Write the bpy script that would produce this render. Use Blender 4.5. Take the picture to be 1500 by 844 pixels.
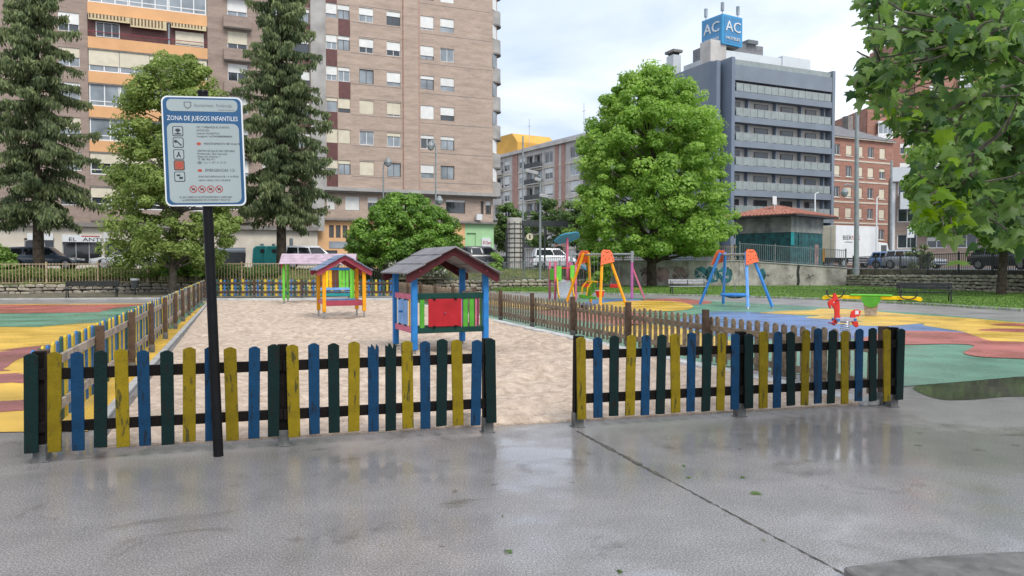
import bpy, bmesh, math, random
import numpy as np
from mathutils import Vector, Matrix
random.seed(7); np.random.seed(7)
S = bpy.context.scene
COL = S.collection
for o in list(bpy.data.objects): bpy.data.objects.remove(o)
R = math.radians
# ---------------------------------------------------------------- camera
H = 1.65; F = 1120.0; PITCH = math.atan(33/F)
cam = bpy.data.cameras.new('camera'); camo = bpy.data.objects.new('camera', cam); COL.objects.link(camo)
cam.sensor_width = 36; cam.lens = 36*F/1500; cam.clip_end = 3000; cam.clip_start = .05
camo.location = (0, 0, H); camo.rotation_euler = (math.pi/2-PITCH, 0, 0); S.camera = camo
def ray(px, py):
    cx = (px-750)/F; cy = (422-py)/F; c, s = math.cos(PITCH), math.sin(PITCH)
    return Vector((cx, c+cy*s, -s+cy*c))
def G(px, py, z=0.0):                      # point of the ground at height z seen at a picture position
    d = ray(px, py); return Vector((0, 0, H))+d*((z-H)/d.z)
def at(px, py, Y):
    d = ray(px, py); return Vector((0, 0, H))+d*(Y/d.y)
# ---------------------------------------------------------------- sky and sun (bright overcast)
W = bpy.data.worlds.new('World'); S.world = W; W.use_nodes = True
nt = W.node_tree; N = nt.nodes; L = nt.links; N.clear()
SUN_EL, SUN_AZ = R(50), R(152)
sky = N.new('ShaderNodeTexSky'); sky.sky_type = 'NISHITA'; sky.sun_disc = False
sky.sun_elevation = SUN_EL; sky.sun_rotation = SUN_AZ; sky.dust_density = 3.0
tc = N.new('ShaderNodeTexCoord'); sep = N.new('ShaderNodeSeparateXYZ'); L.new(tc.outputs['Generated'], sep.inputs[0])
zz = N.new('ShaderNodeMath'); zz.operation = 'MAXIMUM'; L.new(sep.outputs[2], zz.inputs[0]); zz.inputs[1].default_value = 0.0
za = N.new('ShaderNodeMath'); za.operation = 'ADD'; L.new(zz.outputs[0], za.inputs[0]); za.inputs[1].default_value = .22
dv = N.new('ShaderNodeVectorMath'); dv.operation = 'DIVIDE'; L.new(tc.outputs['Generated'], dv.inputs[0])
cmb = N.new('ShaderNodeCombineXYZ'); [L.new(za.outputs[0], cmb.inputs[i]) for i in range(3)]; L.new(cmb.outputs[0], dv.inputs[1])
cn = N.new('ShaderNodeTexNoise'); cn.inputs['Scale'].default_value = 1.5; cn.inputs['Detail'].default_value = 6; cn.inputs['Roughness'].default_value = .52
cn.inputs['Distortion'].default_value = .4
L.new(dv.outputs[0], cn.inputs['Vector'])
cr = N.new('ShaderNodeValToRGB'); L.new(cn.outputs[0], cr.inputs[0])
cr.color_ramp.elements[0].position = .36; cr.color_ramp.elements[0].color = (4.3, 5.1, 6.5, 1)
cr.color_ramp.elements[1].position = .62; cr.color_ramp.elements[1].color = (7.3, 7.65, 8.2, 1)
mx = N.new('ShaderNodeMixRGB'); mx.inputs[0].default_value = .9; L.new(sky.outputs[0], mx.inputs[1]); L.new(cr.outputs[0], mx.inputs[2])
bg = N.new('ShaderNodeBackground'); bg.inputs[1].default_value = .1; L.new(mx.outputs[0], bg.inputs[0])
ow = N.new('ShaderNodeOutputWorld'); L.new(bg.outputs[0], ow.inputs[0])
sl = bpy.data.lights.new('sun', 'SUN'); sl.energy = 1.5; sl.angle = R(25); sl.color = (1, .96, .9)
so = bpy.data.objects.new('sun', sl); COL.objects.link(so)
sd = Vector((math.sin(SUN_AZ)*math.cos(SUN_EL), math.cos(SUN_AZ)*math.cos(SUN_EL), math.sin(SUN_EL)))   # towards the sun
so.rotation_euler = sd.to_track_quat('Z', 'Y').to_euler(); so.location = sd*60
S.view_settings.view_transform = 'Standard'; S.view_settings.look = 'None'; S.view_settings.gamma = 1
S.view_settings.exposure = .75; S.view_settings.use_curve_mapping = False
S.render.engine = 'CYCLES'; S.cycles.max_bounces = 6; S.cycles.transparent_max_bounces = 8
# ---------------------------------------------------------------- materials
MATS = {}
def pmat(name, col, rough=.6, var=.2, scale=6.0, bump=0.0, bscale=40.0, metal=0.0, spec=.5, col2=None, rnd=0.0, coat=0.0, det=5, dist=.02):
    if name in MATS: return MATS[name]
    m = bpy.data.materials.new(name); m.use_nodes = True; n = m.node_tree.nodes; l = m.node_tree.links
    b = n['Principled BSDF']; b.inputs['Roughness'].default_value = rough; b.inputs['Metallic'].default_value = metal
    b.inputs['Specular IOR Level'].default_value = spec; b.inputs['Coat Weight'].default_value = coat
    tc = n.new('ShaderNodeTexCoord'); nz = n.new('ShaderNodeTexNoise'); nz.inputs['Scale'].default_value = scale; nz.inputs['Detail'].default_value = det
    l.new(tc.outputs['Object'], nz.inputs['Vector'])
    rp = n.new('ShaderNodeValToRGB'); l.new(nz.outputs[0], rp.inputs[0])
    c2 = col2 or tuple(c*(1-var*1.6) for c in col)
    rp.color_ramp.elements[0].position = .3; rp.color_ramp.elements[0].color = (*c2, 1)
    rp.color_ramp.elements[1].position = .68; rp.color_ramp.elements[1].color = (*(min(1, c*(1+var*.5)) for c in col), 1)
    out = rp.outputs[0]
    if rnd:
        oi = n.new('ShaderNodeObjectInfo'); mr = n.new('ShaderNodeMapRange'); l.new(oi.outputs['Random'], mr.inputs[0])
        mr.inputs[3].default_value = 1-rnd; mr.inputs[4].default_value = 1+rnd
        hs = n.new('ShaderNodeHueSaturation'); l.new(mr.outputs[0], hs.inputs['Value']); l.new(out, hs.inputs['Color']); out = hs.outputs[0]
    l.new(out, b.inputs['Base Color'])
    if bump:
        n2 = n.new('ShaderNodeTexNoise'); n2.inputs['Scale'].default_value = bscale; n2.inputs['Detail'].default_value = 4
        l.new(tc.outputs['Object'], n2.inputs['Vector'])
        bp = n.new('ShaderNodeBump'); bp.inputs['Strength'].default_value = bump; bp.inputs['Distance'].default_value = dist
        l.new(n2.outputs[0], bp.inputs['Height']); l.new(bp.outputs[0], b.inputs['Normal'])
    MATS[name] = m; return m
def brickmat(name, c1, c2, mortar, sx=.25, sy=.075, msize=.012, rough=.85, wear=.25):
    m = bpy.data.materials.new(name); m.use_nodes = True; n = m.node_tree.nodes; l = m.node_tree.links
    b = n['Principled BSDF']; b.inputs['Roughness'].default_value = rough
    tc = n.new('ShaderNodeTexCoord'); sp = n.new('ShaderNodeSeparateXYZ'); l.new(tc.outputs['Object'], sp.inputs[0])
    ad = n.new('ShaderNodeMath'); ad.operation = 'ADD'; l.new(sp.outputs[0], ad.inputs[0]); l.new(sp.outputs[1], ad.inputs[1])
    cb = n.new('ShaderNodeCombineXYZ'); l.new(ad.outputs[0], cb.inputs[0]); l.new(sp.outputs[2], cb.inputs[1])
    br = n.new('ShaderNodeTexBrick'); l.new(cb.outputs[0], br.inputs['Vector']); br.inputs['Scale'].default_value = 1
    br.inputs['Brick Width'].default_value = sx; br.inputs['Row Height'].default_value = sy; br.inputs['Mortar Size'].default_value = msize
    br.inputs['Color1'].default_value = (*c1, 1); br.inputs['Color2'].default_value = (*c2, 1); br.inputs['Mortar'].default_value = (*mortar, 1)
    mp = n.new('ShaderNodeMapping'); mp.inputs['Scale'].default_value = (.35, .35, 1.8); l.new(tc.outputs['Object'], mp.inputs[0])
    nz = n.new('ShaderNodeTexNoise'); nz.inputs['Scale'].default_value = 1.3; nz.inputs['Detail'].default_value = 7; nz.inputs['Roughness'].default_value = .7; l.new(mp.outputs[0], nz.inputs['Vector'])
    mr = n.new('ShaderNodeMapRange'); l.new(nz.outputs[0], mr.inputs[0]); mr.inputs[1].default_value = .3; mr.inputs[2].default_value = .7
    mr.inputs[3].default_value = 1-wear; mr.inputs[4].default_value = 1+wear
    hs = n.new('ShaderNodeHueSaturation'); l.new(br.outputs[0], hs.inputs['Color']); l.new(mr.outputs[0], hs.inputs['Value']); l.new(hs.outputs[0], b.inputs['Base Color'])
    MATS[name] = m; return m
def leafmat(name, dark, light, trans=.35, rough=.45, spec=.35):
    m = bpy.data.materials.new(name); m.use_nodes = True; n = m.node_tree.nodes; l = m.node_tree.links
    b = n['Principled BSDF']; b.inputs['Roughness'].default_value = rough; b.inputs['Specular IOR Level'].default_value = spec
    a = n.new('ShaderNodeAttribute'); a.attribute_name = 'tint'
    rp = n.new('ShaderNodeValToRGB'); rp.color_ramp.elements[0].color = (*dark, 1); rp.color_ramp.elements[1].color = (*light, 1)
    l.new(a.outputs['Fac'], rp.inputs[0]); l.new(rp.outputs[0], b.inputs['Base Color'])
    t = n.new('ShaderNodeBsdfTranslucent'); g = n.new('ShaderNodeHueSaturation'); g.inputs['Value'].default_value = 1.3; g.inputs['Saturation'].default_value = 1.1
    l.new(rp.outputs[0], g.inputs['Color']); l.new(g.outputs[0], t.inputs[0])
    ms = n.new('ShaderNodeMixShader'); ms.inputs[0].default_value = trans; l.new(b.outputs[0], ms.inputs[1]); l.new(t.outputs[0], ms.inputs[2])
    l.new(ms.outputs[0], n['Material Output'].inputs[0]); MATS[name] = m; return m
def glassmat(name, col=(.03, .04, .05), rough=.04):
    return pmat(name, col, rough, .3, .6, spec=.9)
# ---------------------------------------------------------------- objects
def props(o, label=None, cat=None, group=None, kind=None):
    if label: o['label'] = label
    if cat: o['category'] = cat
    if group: o['group'] = group
    if kind: o['kind'] = kind
    return o
def thing(name, label, cat, loc=(0, 0, 0), rz=0, group=None):
    o = bpy.data.objects.new(name, None); COL.objects.link(o); o.empty_display_size = .2
    o.location = loc; o.rotation_euler = (0, 0, rz); return props(o, label, cat, group)
def link(name, me, mat=None, parent=None, loc=None, rot=None, scale=None):
    o = bpy.data.objects.new(name, me); COL.objects.link(o)
    if mat and not me.materials: me.materials.append(MATS[mat] if isinstance(mat, str) else mat)
    if parent: o.parent = parent
    if loc is not None: o.location = loc
    if rot is not None: o.rotation_euler = rot
    if scale is not None: o.scale = scale
    return o
class MB:
    def __init__(s): s.v = []; s.f = []; s.m = []; s.cur = 0
    def add(s, vs, fs):
        k = len(s.v); s.v += [tuple(v) for v in vs]; s.f += [tuple(i+k for i in f) for f in fs]; s.m += [s.cur]*len(fs); return s
    def box(s, x0, x1, y0, y1, z0, z1):
        return s.add([(x0,y0,z0),(x1,y0,z0),(x1,y1,z0),(x0,y1,z0),(x0,y0,z1),(x1,y0,z1),(x1,y1,z1),(x0,y1,z1)],
                     [(3,2,1,0),(4,5,6,7),(0,1,5,4),(1,2,6,5),(2,3,7,6),(3,0,4,7)])
    def beam(s, a, b, w, h, up=(0, 0, 1)):
        a, b = Vector(a), Vector(b); d = (b-a).normalized(); u = Vector(up)
        if abs(d.dot(u)) > .98: u = Vector((0, 1, 0))
        x = d.cross(u).normalized(); y = x.cross(d).normalized(); vs = []
        for p in (a, b):
            for i, j in ((-1,-1),(1,-1),(1,1),(-1,1)): vs.append(p+x*(i*w/2)+y*(j*h/2))
        return s.add(vs, [(0,1,2,3),(7,6,5,4),(0,4,5,1),(1,5,6,2),(2,6,7,3),(3,7,4,0)])
    def tube(s, pts, rs, n=8, cap=True):
        pts = [Vector(p) for p in pts]
        if not hasattr(rs, '__len__'): rs = [rs]*len(pts)
        vs = []; fs = []; px = None
        for i, p in enumerate(pts):
            d = (pts[min(i+1, len(pts)-1)]-pts[max(i-1, 0)]).normalized()
            u = Vector((0, 0, 1)) if abs(d.z) < .9 else Vector((1, 0, 0))
            if px is not None: x = (px-d*px.dot(d)).normalized()
            else: x = d.cross(u).normalized()
            px = x; y = d.cross(x)
            for k in range(n):
                a = 2*math.pi*k/n; vs.append(p+(x*math.cos(a)+y*math.sin(a))*rs[i])
        for i in range(len(pts)-1):
            for k in range(n): fs.append((i*n+k, i*n+(k+1) % n, (i+1)*n+(k+1) % n, (i+1)*n+k))
        if cap: fs += [tuple(range(n))[::-1], tuple((len(pts)-1)*n+k for k in range(n))]
        return s.add(vs, fs)
    def prism(s, poly, o, ax, ay, az):       # polygon in (ax, ay), extruded along az (vector with length), origin o
        o, ax, ay, az = Vector(o), Vector(ax), Vector(ay), Vector(az); n = len(poly)
        vs = [o+ax*p[0]+ay*p[1] for p in poly]; vs += [v+az for v in vs]
        return s.add(vs, [tuple(range(n))[::-1], tuple(range(n, 2*n))]+[(i, (i+1) % n, n+(i+1) % n, n+i) for i in range(n)])
    def lathe(s, prof, n=16, c=(0, 0, 0)):
        vs = []; fs = []
        for r, z in prof:
            for k in range(n): a = 2*math.pi*k/n; vs.append((c[0]+r*math.cos(a), c[1]+r*math.sin(a), c[2]+z))
        for i in range(len(prof)-1):
            for k in range(n): fs.append((i*n+k, i*n+(k+1) % n, (i+1)*n+(k+1) % n, (i+1)*n+k))
        return s.add(vs, fs)
    def mesh(s, name, mats=None, smooth=False, bevel=0, fix=True):
        me = bpy.data.meshes.new(name); me.from_pydata(s.v, [], s.f); me.update()
        for m in (mats or []): me.materials.append(MATS[m] if isinstance(m, str) else m)
        if len(set(s.m)) > 1: me.polygons.foreach_set('material_index', s.m)
        if bevel or fix:
            bm = bmesh.new(); bm.from_mesh(me)
            if fix: bmesh.ops.recalc_face_normals(bm, faces=bm.faces)
            if bevel: bmesh.ops.bevel(bm, geom=[e for e in bm.edges if len(e.link_faces) == 2 and e.calc_face_angle(0) > .5], offset=bevel, segments=1, affect='EDGES', clamp_overlap=True)
            bm.to_mesh(me); bm.free()
        if smooth:
            me.polygons.foreach_set('use_smooth', [True]*len(me.polygons))
            try: me.set_sharp_from_angle(angle=R(40))
            except Exception: pass
        return me
    def build(s, name, mat, parent=None, smooth=False, bevel=0, fix=True, **k):
        return link(name, s.mesh(name, mat if isinstance(mat, (list, tuple)) else [mat], smooth, bevel, fix), None, parent, **k)
def textmesh(txt, size, depth=.002, align='LEFT'):
    c = bpy.data.curves.new('t', 'FONT'); c.body = txt; c.size = size; c.extrude = depth; c.align_x = align; c.resolution_u = 2
    o = bpy.data.objects.new('t', c); COL.objects.link(o); dg = bpy.context.evaluated_depsgraph_get(); dg.update()
    me = bpy.data.meshes.new_from_object(o.evaluated_get(dg)); bpy.data.objects.remove(o); me.name = 'lettering'; me.materials.clear(); return me
def copy_tree(o, parent=None):
    c = o.copy(); COL.objects.link(c)
    if parent: c.parent = parent
    for ch in [x for x in KIDS(o)]: copy_tree(ch, c)
    return c
def KIDS(o): return [x for x in COL.objects if x.parent == o]
def npmesh(name, V, Fc, k, tint=None, mat=None, smooth=False):
    """V (n,3) array; Fc (m,k) array"""
    me = bpy.data.meshes.new(name); n, m = len(V), len(Fc)
    me.vertices.add(n); me.vertices.foreach_set('co', np.asarray(V, np.float32).ravel())
    me.loops.add(m*k); me.loops.foreach_set('vertex_index', np.asarray(Fc, np.int32).ravel())
    me.polygons.add(m); me.polygons.foreach_set('loop_start', np.arange(0, m*k, k, dtype=np.int32)); me.polygons.foreach_set('loop_total', np.full(m, k, np.int32))
    if tint is not None:
        a = me.attributes.new('tint', 'FLOAT', 'POINT'); a.data.foreach_set('value', np.asarray(tint, np.float32))
    if smooth: me.polygons.foreach_set('use_smooth', [True]*m)
    me.update(calc_edges=True); me.validate()
    if mat: me.materials.append(MATS[mat])
    return me
# ================================================================ MATERIALS
def asphalt(name, wet=True):
    m = bpy.data.materials.new(name); m.use_nodes = True; n = m.node_tree.nodes; l = m.node_tree.links; b = n['Principled BSDF']
    tc = n.new('ShaderNodeTexCoord')
    def noise(sc, det, rg=.5, dist=0):
        z = n.new('ShaderNodeTexNoise'); z.inputs['Scale'].default_value = sc; z.inputs['Detail'].default_value = det; z.inputs['Roughness'].default_value = rg
        z.inputs['Distortion'].default_value = dist; l.new(tc.outputs['Object'], z.inputs['Vector']); return z
    def mrange(src, a, c, d, e):
        r = n.new('ShaderNodeMapRange'); l.new(src, r.inputs[0]); [setattr(r.inputs[i], 'default_value', v) for i, v in zip((1, 2, 3, 4), (a, c, d, e))]; return r.outputs[0]
    def math2(op, x, y):
        q = n.new('ShaderNodeMath'); q.operation = op
        for i, v in enumerate((x, y)):
            if isinstance(v, (int, float)): q.inputs[i].default_value = v
            else: l.new(v, q.inputs[i])
        return q.outputs[0]
    sp = noise(85, 5, .95); big = noise(.45, 5, .55, .6); mid = noise(2.2, 6, .6); grit = noise(210, 2)
    rp = n.new('ShaderNodeValToRGB'); l.new(sp.outputs[0], rp.inputs[0]); e = rp.color_ramp.elements
    e[0].position = .38; e[0].color = (.05, .045, .042, 1); e[1].position = .64; e[1].color = (.60, .565, .545, 1)
    x = rp.color_ramp.elements.new(.5); x.color = (.20, .186, .179, 1)
    hs = n.new('ShaderNodeHueSaturation'); l.new(rp.outputs[0], hs.inputs['Color'])
    l.new(math2('MULTIPLY', mrange(mid.outputs[0], .3, .72, .82, 1.12), mrange(big.outputs[0], .35, .65, 1.06, .84)), hs.inputs['Value'])
    st = noise(1.3, 7, .62, .8); spt = noise(5.5, 3, .5); stm = math2('MAXIMUM', mrange(st.outputs[0], .585, .68, 0, .75), mrange(spt.outputs[0], .70, .74, 0, .8)); sx = n.new('ShaderNodeMixRGB'); sx.blend_type = 'MULTIPLY'; l.new(stm, sx.inputs[0]); l.new(hs.outputs[0], sx.inputs[1]); sx.inputs[2].default_value = (.36, .31, .26, 1)      # stains
    l.new(sx.outputs[0], b.inputs['Base Color'])
    film = mrange(math2('ADD', big.outputs[0], math2('MULTIPLY', math2('SUBTRACT', mid.outputs[0], .5), .35)), .46, .60, 0, 1)    # standing water
    for (cx, cy), rx, ry in ((G(778, 664)[:2], .55, .34), (G(1272, 842)[:2], .3, .2), (G(960, 846)[:2], .25, .14), (G(560, 690)[:2], 1.1, .35), (G(1180, 650)[:2], 1.6, .5), (G(1430, 650)[:2], 1.5, 1.1)):       # shallow puddles
        mp = n.new('ShaderNodeMapping'); mp.vector_type = 'POINT'; mp.inputs['Location'].default_value = (-cx/rx, -cy/ry, 0); mp.inputs['Scale'].default_value = (1/rx, 1/ry, 0); l.new(tc.outputs['Object'], mp.inputs[0]); ln = n.new('ShaderNodeVectorMath'); ln.operation = 'LENGTH'; l.new(mp.outputs[0], ln.inputs[0])
        film = math2('MAXIMUM', film, mrange(math2('ADD', ln.outputs['Value'], math2('MULTIPLY', math2('SUBTRACT', mid.outputs[0], .5), 2.2)), 1.0, .6, 0, 1))
    rg = math2('ADD', mrange(film, 0, 1, .11, .0), math2('MULTIPLY', sp.outputs[0], .08))
    b.inputs['Roughness'].default_value = .55; b.inputs['Specular IOR Level'].default_value = .4
    b.inputs['Coat IOR'].default_value = 1.55; l.new(mrange(film, 0, 1, .55, 1), b.inputs['Coat Weight']); l.new(rg, b.inputs['Coat Roughness'])
    cb = n.new('ShaderNodeBump'); cb.inputs['Distance'].default_value = .003; l.new(mrange(film, 0, 1, .3, .05), cb.inputs['Strength']); l.new(sp.outputs[0], cb.inputs['Height']); l.new(cb.outputs[0], b.inputs['Coat Normal'])
    bp = n.new('ShaderNodeBump'); bp.inputs['Distance'].default_value = .004
    l.new(mrange(film, 0, 1, .55, .16), bp.inputs['Strength']); l.new(math2('ADD', grit.outputs[0], math2('MULTIPLY', sp.outputs[0], 1.2)), bp.inputs['Height'])
    l.new(bp.outputs[0], b.inputs['Normal']); MATS[name] = m; return m
asphalt('wet_asphalt')
pmat('street_asphalt', (.12, .12, .125), .5, .25, .8, .2, 60)
pmat('path_concrete', (.34, .32, .31), .3, .22, .9, .15, 90, spec=.6)
pmat('concrete', (.44, .43, .41), .7, .2, 3, .2, 60)
pmat('white_kerb', (.62, .62, .6), .6, .2, 2.5, .15, 60)
def rubber(name, col):
    m = pmat(name, col, .42, .16, .9, .3, 150, spec=.5, det=12); n = m.node_tree.nodes; l = m.node_tree.links; b = n['Principled BSDF']; tc = n.new('ShaderNodeTexCoord')
    z = n.new('ShaderNodeTexNoise'); z.inputs['Scale'].default_value = .7; z.inputs['Detail'].default_value = 6; l.new(tc.outputs['Object'], z.inputs['Vector']); r = n.new('ShaderNodeMapRange'); l.new(z.outputs[0], r.inputs[0])
    r.inputs[1].default_value = .38; r.inputs[2].default_value = .6; r.inputs[3].default_value = .5; r.inputs[4].default_value = .16; l.new(r.outputs[0], b.inputs['Roughness'])
def paint(name, col, worn=(.07, .06, .05), amt=.62, rnd=.12):
    m = pmat(name, col, .6, .18, 7, .25, 45, rnd=rnd, spec=.15); n = m.node_tree.nodes; l = m.node_tree.links; b = n['Principled BSDF']; src = b.inputs['Base Color'].links[0].from_socket; tc = n.new('ShaderNodeTexCoord'); oi = n.new('ShaderNodeObjectInfo')
    mp = n.new('ShaderNodeMapping'); mp.inputs['Scale'].default_value = (26, 26, 5); l.new(tc.outputs['Object'], mp.inputs[0]); ad = n.new('ShaderNodeVectorMath'); l.new(mp.outputs[0], ad.inputs[0]); sc = n.new('ShaderNodeMath'); sc.operation = 'MULTIPLY'; sc.inputs[1].default_value = 90; l.new(oi.outputs['Random'], sc.inputs[0]); l.new(sc.outputs[0], ad.inputs[1])
    z = n.new('ShaderNodeTexNoise'); z.inputs['Scale'].default_value = 1; z.inputs['Detail'].default_value = 7; z.inputs['Roughness'].default_value = .65; l.new(ad.outputs[0], z.inputs['Vector']); r = n.new('ShaderNodeMapRange'); l.new(z.outputs[0], r.inputs[0]); r.inputs[1].default_value = amt; r.inputs[2].default_value = amt+.06
    x = n.new('ShaderNodeMixRGB'); l.new(r.outputs[0], x.inputs[0]); l.new(src, x.inputs[1]); x.inputs[2].default_value = (*worn, 1); l.new(x.outputs[0], b.inputs['Base Color'])
rubber('rubber_yellow', (.74, .46, .065)); rubber('rubber_green', (.13, .29, .19)); rubber('rubber_red', (.46, .13, .105)); rubber('rubber_blue', (.13, .225, .44)); rubber('rubber_dark_red', (.33, .11, .105))
pmat('sand', (.60, .48, .375), .95, .12, 7, 1.0, 20, col2=(.38, .285, .21), det=12, dist=.05)
pmat('grass', (.115, .21, .028), .9, .45, 1.4, .5, 60, col2=(.06, .13, .018))
pmat('grass_blade', (.13, .24, .03), .8, .4, 2)
pmat('dry_bank', (.17, .18, .05), .95, .4, 1.6, .6, 40, col2=(.1, .085, .045))
pmat('earth', (.17, .15, .1), .95, .35, 3, .5, 40)
paint('picket_yellow', (.215, .155, .006), (.06, .05, .015), .56); paint('picket_blue', (.006, .044, .105), (.010, .018, .028), .56); pmat('foot_metal', (.16, .16, .155), .5, .3, 14, .2, 60, metal=.5); paint('faded_yellow', (.62, .44, .05), (.3, .24, .12)); paint('faded_blue', (.05, .16, .36), (.14, .16, .18)); paint('faded_green', (.04, .1, .08), (.1, .11, .09))  # last three: light on the side and back pickets put into their paint
paint('picket_green', (.004, .018, .017), (.010, .011, .010), .56); pmat('rail_black', (.008, .006, .005), .7, .3, 8, .3, 40, spec=.12)
pmat('wood_brown', (.085, .048, .027), .65, .35, 7, .4, 40, rnd=.15); pmat('wood_grey', (.38, .31, .245), .75, .3, 9, .4, 40, rnd=.15); pmat('wood_weathered', (.25, .185, .12), .7, .35, 9, .4, 40, rnd=.2)
pmat('galvanised', (.42, .43, .43), .42, .2, 12, .1, 60, metal=.7); pmat('steel', (.55, .56, .57), .35, .12, 10, metal=.85)
pmat('black_paint', (.006, .006, .007), .45, .3, 10, spec=.2); pmat('bench_black', (.015, .017, .018), .4, .3, 10)
pmat('sign_face', (.33, .385, .385), .35, .06, 2); pmat('sign_blue', (.012, .085, .20), .35, .1, 3); pmat('sign_white', (.7, .72, .72), .35, .05, 3)
pmat('ink', (.03, .035, .04), .5, .1); pmat('ink_soft', (.16, .18, .19), .5, .1); pmat('ink_red', (.42, .05, .03), .5, .1); pmat('ink_orange', (.3, .09, .05), .5, .1)
for nme, c in dict(play_blue=(.03, .2, .52), play_light_blue=(.2, .4, .75), play_green=(.09, .36, .04), play_lime=(.16, .56, .06), play_dark_green=(.008, .05, .04), play_red=(.42, .02, .028), play_pink=(.62, .16, .25),
                   play_maroon=(.085, .018, .022), play_crimson=(.35, .06, .09), play_yellow=(.80, .42, .01), play_lemon=(.85, .6, .01), play_orange=(.8, .35, .012), play_salmon=(.75, .15, .06), play_purple=(.5, .14, .36),
                   play_teal=(.02, .27, .28), play_white=(.75, .75, .72), play_brown=(.14, .05, .03), play_scarlet=(.68, .045, .03), play_sky=(.08, .33, .52), swing_blue=(.05, .23, .62), swing_lit_blue=(.16, .36, .78)).items():
    pmat(nme, c, .5, .14, 5, .06, 30, spec=.22)
pmat('roof_felt', (.22, .215, .225), .6, .2, 4, .3, 90); pmat('roof_lilac', (.50, .38, .44), .5, .2, 4, .1, 40); pmat('chain', (.3, .3, .3), .4, .1, metal=.8)
brickmat('tower_brick', (.45, .335, .268), (.39, .285, .225), (.42, .345, .285), wear=.24); brickmat('block_brick', (.33, .24, .195), (.285, .20, .16), (.33, .275, .23)); brickmat('red_brick', (.36, .15, .10), (.30, .12, .083), (.36, .24, .19))
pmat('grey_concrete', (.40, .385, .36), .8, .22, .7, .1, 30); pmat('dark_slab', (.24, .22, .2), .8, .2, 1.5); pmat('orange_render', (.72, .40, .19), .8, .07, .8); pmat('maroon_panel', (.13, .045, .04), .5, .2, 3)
pmat('shop_orange', (.74, .44, .22), .8, .08, .7); pmat('shop_green', (.38, .62, .33), .8, .08, .7); pmat('cream', (.62, .56, .46), .8, .12, .8); pmat('pale_render', (.56, .53, .49), .8, .15, .6); pmat('pink_brick', (.46, .27, .22), .85, .15, 2)
pmat('ochre_render', (.72, .40, .08), .8, .1, .6); pmat('hotel_blue', (.205, .24, .285), .65, .1, .3); pmat('hotel_dark', (.17, .21, .27), .65, .1, .3); pmat('hotel_panel', (.55, .52, .48), .7, .12, 1.2); pmat('hotel_white', (.62, .65, .66), .7, .06, .5)
pmat('sign_cube', (.045, .31, .58), .4, .08, .5); pmat('sign_cube_dark', (.06, .24, .46), .4, .08, .5); pmat('balcony_glass', (.27, .31, .30), .12, .12, 1.5, spec=.8)
pmat('shutter_white', (.74, .74, .71), .6, .06, 2, rnd=.06); pmat('shutter_cream', (.66, .60, .46), .6, .08, 2, rnd=.05); pmat('frame_white', (.78, .78, .77), .45, .05, 3); pmat('frame_dark', (.10, .085, .075), .5, .1, 3); pmat('frame_alu', (.4, .4, .4), .4, .1, 3)
glassmat('window_glass', (.05, .06, .07)); glassmat('pale_glass', (.30, .34, .37), .1); glassmat('shop_glass', (.02, .022, .025), .06); pmat('curtain', (.5, .52, .53), .7, .2, 4)
pmat('awning_cream', (.62, .52, .32), .8, .1, 3); pmat('awning_brown', (.16, .09, .05), .8, .1, 3)
pmat('roof_slate', (.2, .2, .21), .7, .2, 2, .2, 20); pmat('roof_tile', (.40, .17, .12), .8, .25, 3, .3, 20); pmat('kiosk_grey', (.30, .31, .28), .8, .3, 1.2, .1, 10, col2=(.12, .14, .13)); pmat('kiosk_teal', (.012, .10, .10), .6, .5, 2.2, col2=(.004, .03, .035), det=8)
def graffiti(name):
    m = bpy.data.materials.new(name); m.use_nodes = True; n = m.node_tree.nodes; l = m.node_tree.links; b = n['Principled BSDF']; b.inputs['Roughness'].default_value = .85
    tc = n.new('ShaderNodeTexCoord'); nz = n.new('ShaderNodeTexNoise'); nz.inputs['Scale'].default_value = 1.1; nz.inputs['Detail'].default_value = 8; nz.inputs['Roughness'].default_value = .65; l.new(tc.outputs['Object'], nz.inputs['Vector'])
    rp = n.new('ShaderNodeValToRGB'); l.new(nz.outputs[0], rp.inputs[0]); rp.color_ramp.elements[0].position = .33; rp.color_ramp.elements[0].color = (.17, .155, .135, 1); rp.color_ramp.elements[1].position = .62; rp.color_ramp.elements[1].color = (.46, .43, .385, 1)
    nb = n.new('ShaderNodeTexNoise'); nb.inputs['Scale'].default_value = 30; l.new(tc.outputs['Object'], nb.inputs['Vector']); bp = n.new('ShaderNodeBump'); bp.inputs['Strength'].default_value = .3; bp.inputs['Distance'].default_value = .02
    l.new(nb.outputs[0], bp.inputs['Height']); l.new(bp.outputs[0], b.inputs['Normal']); l.new(rp.outputs[0], b.inputs['Base Color']); MATS[name] = m
graffiti('stained_wall')
for i, c in enumerate(((.42, .375, .29), (.33, .29, .23), (.47, .42, .34), (.27, .24, .2))): pmat('stone_%d' % i, c, .9, .25, 4, .5, 18, rnd=.12)
pmat('mortar', (.045, .04, .033), .95, .3, 5, .3, 30)
pmat('fence_rust', (.46, .36, .22), .7, .3, 6); pmat('fence_dark', (.045, .05, .052), .5, .3, 6); pmat('fence_grey', (.16, .18, .185), .5, .25, 6)
pmat('bark', (.09, .07, .052), .95, .45, 5, .9, 14, dist=.05); pmat('bark_grey', (.15, .13, .105), .95, .35, 5, .7, 14, dist=.04)
leafmat('leaf_spruce', (.075, .11, .058), (.33, .39, .18), .35, .6, .2); leafmat('leaf_olive', (.11, .17, .04), (.40, .50, .15), .42, .6, .2); leafmat('leaf_maple', (.15, .29, .045), (.46, .64, .15), .52)
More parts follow.
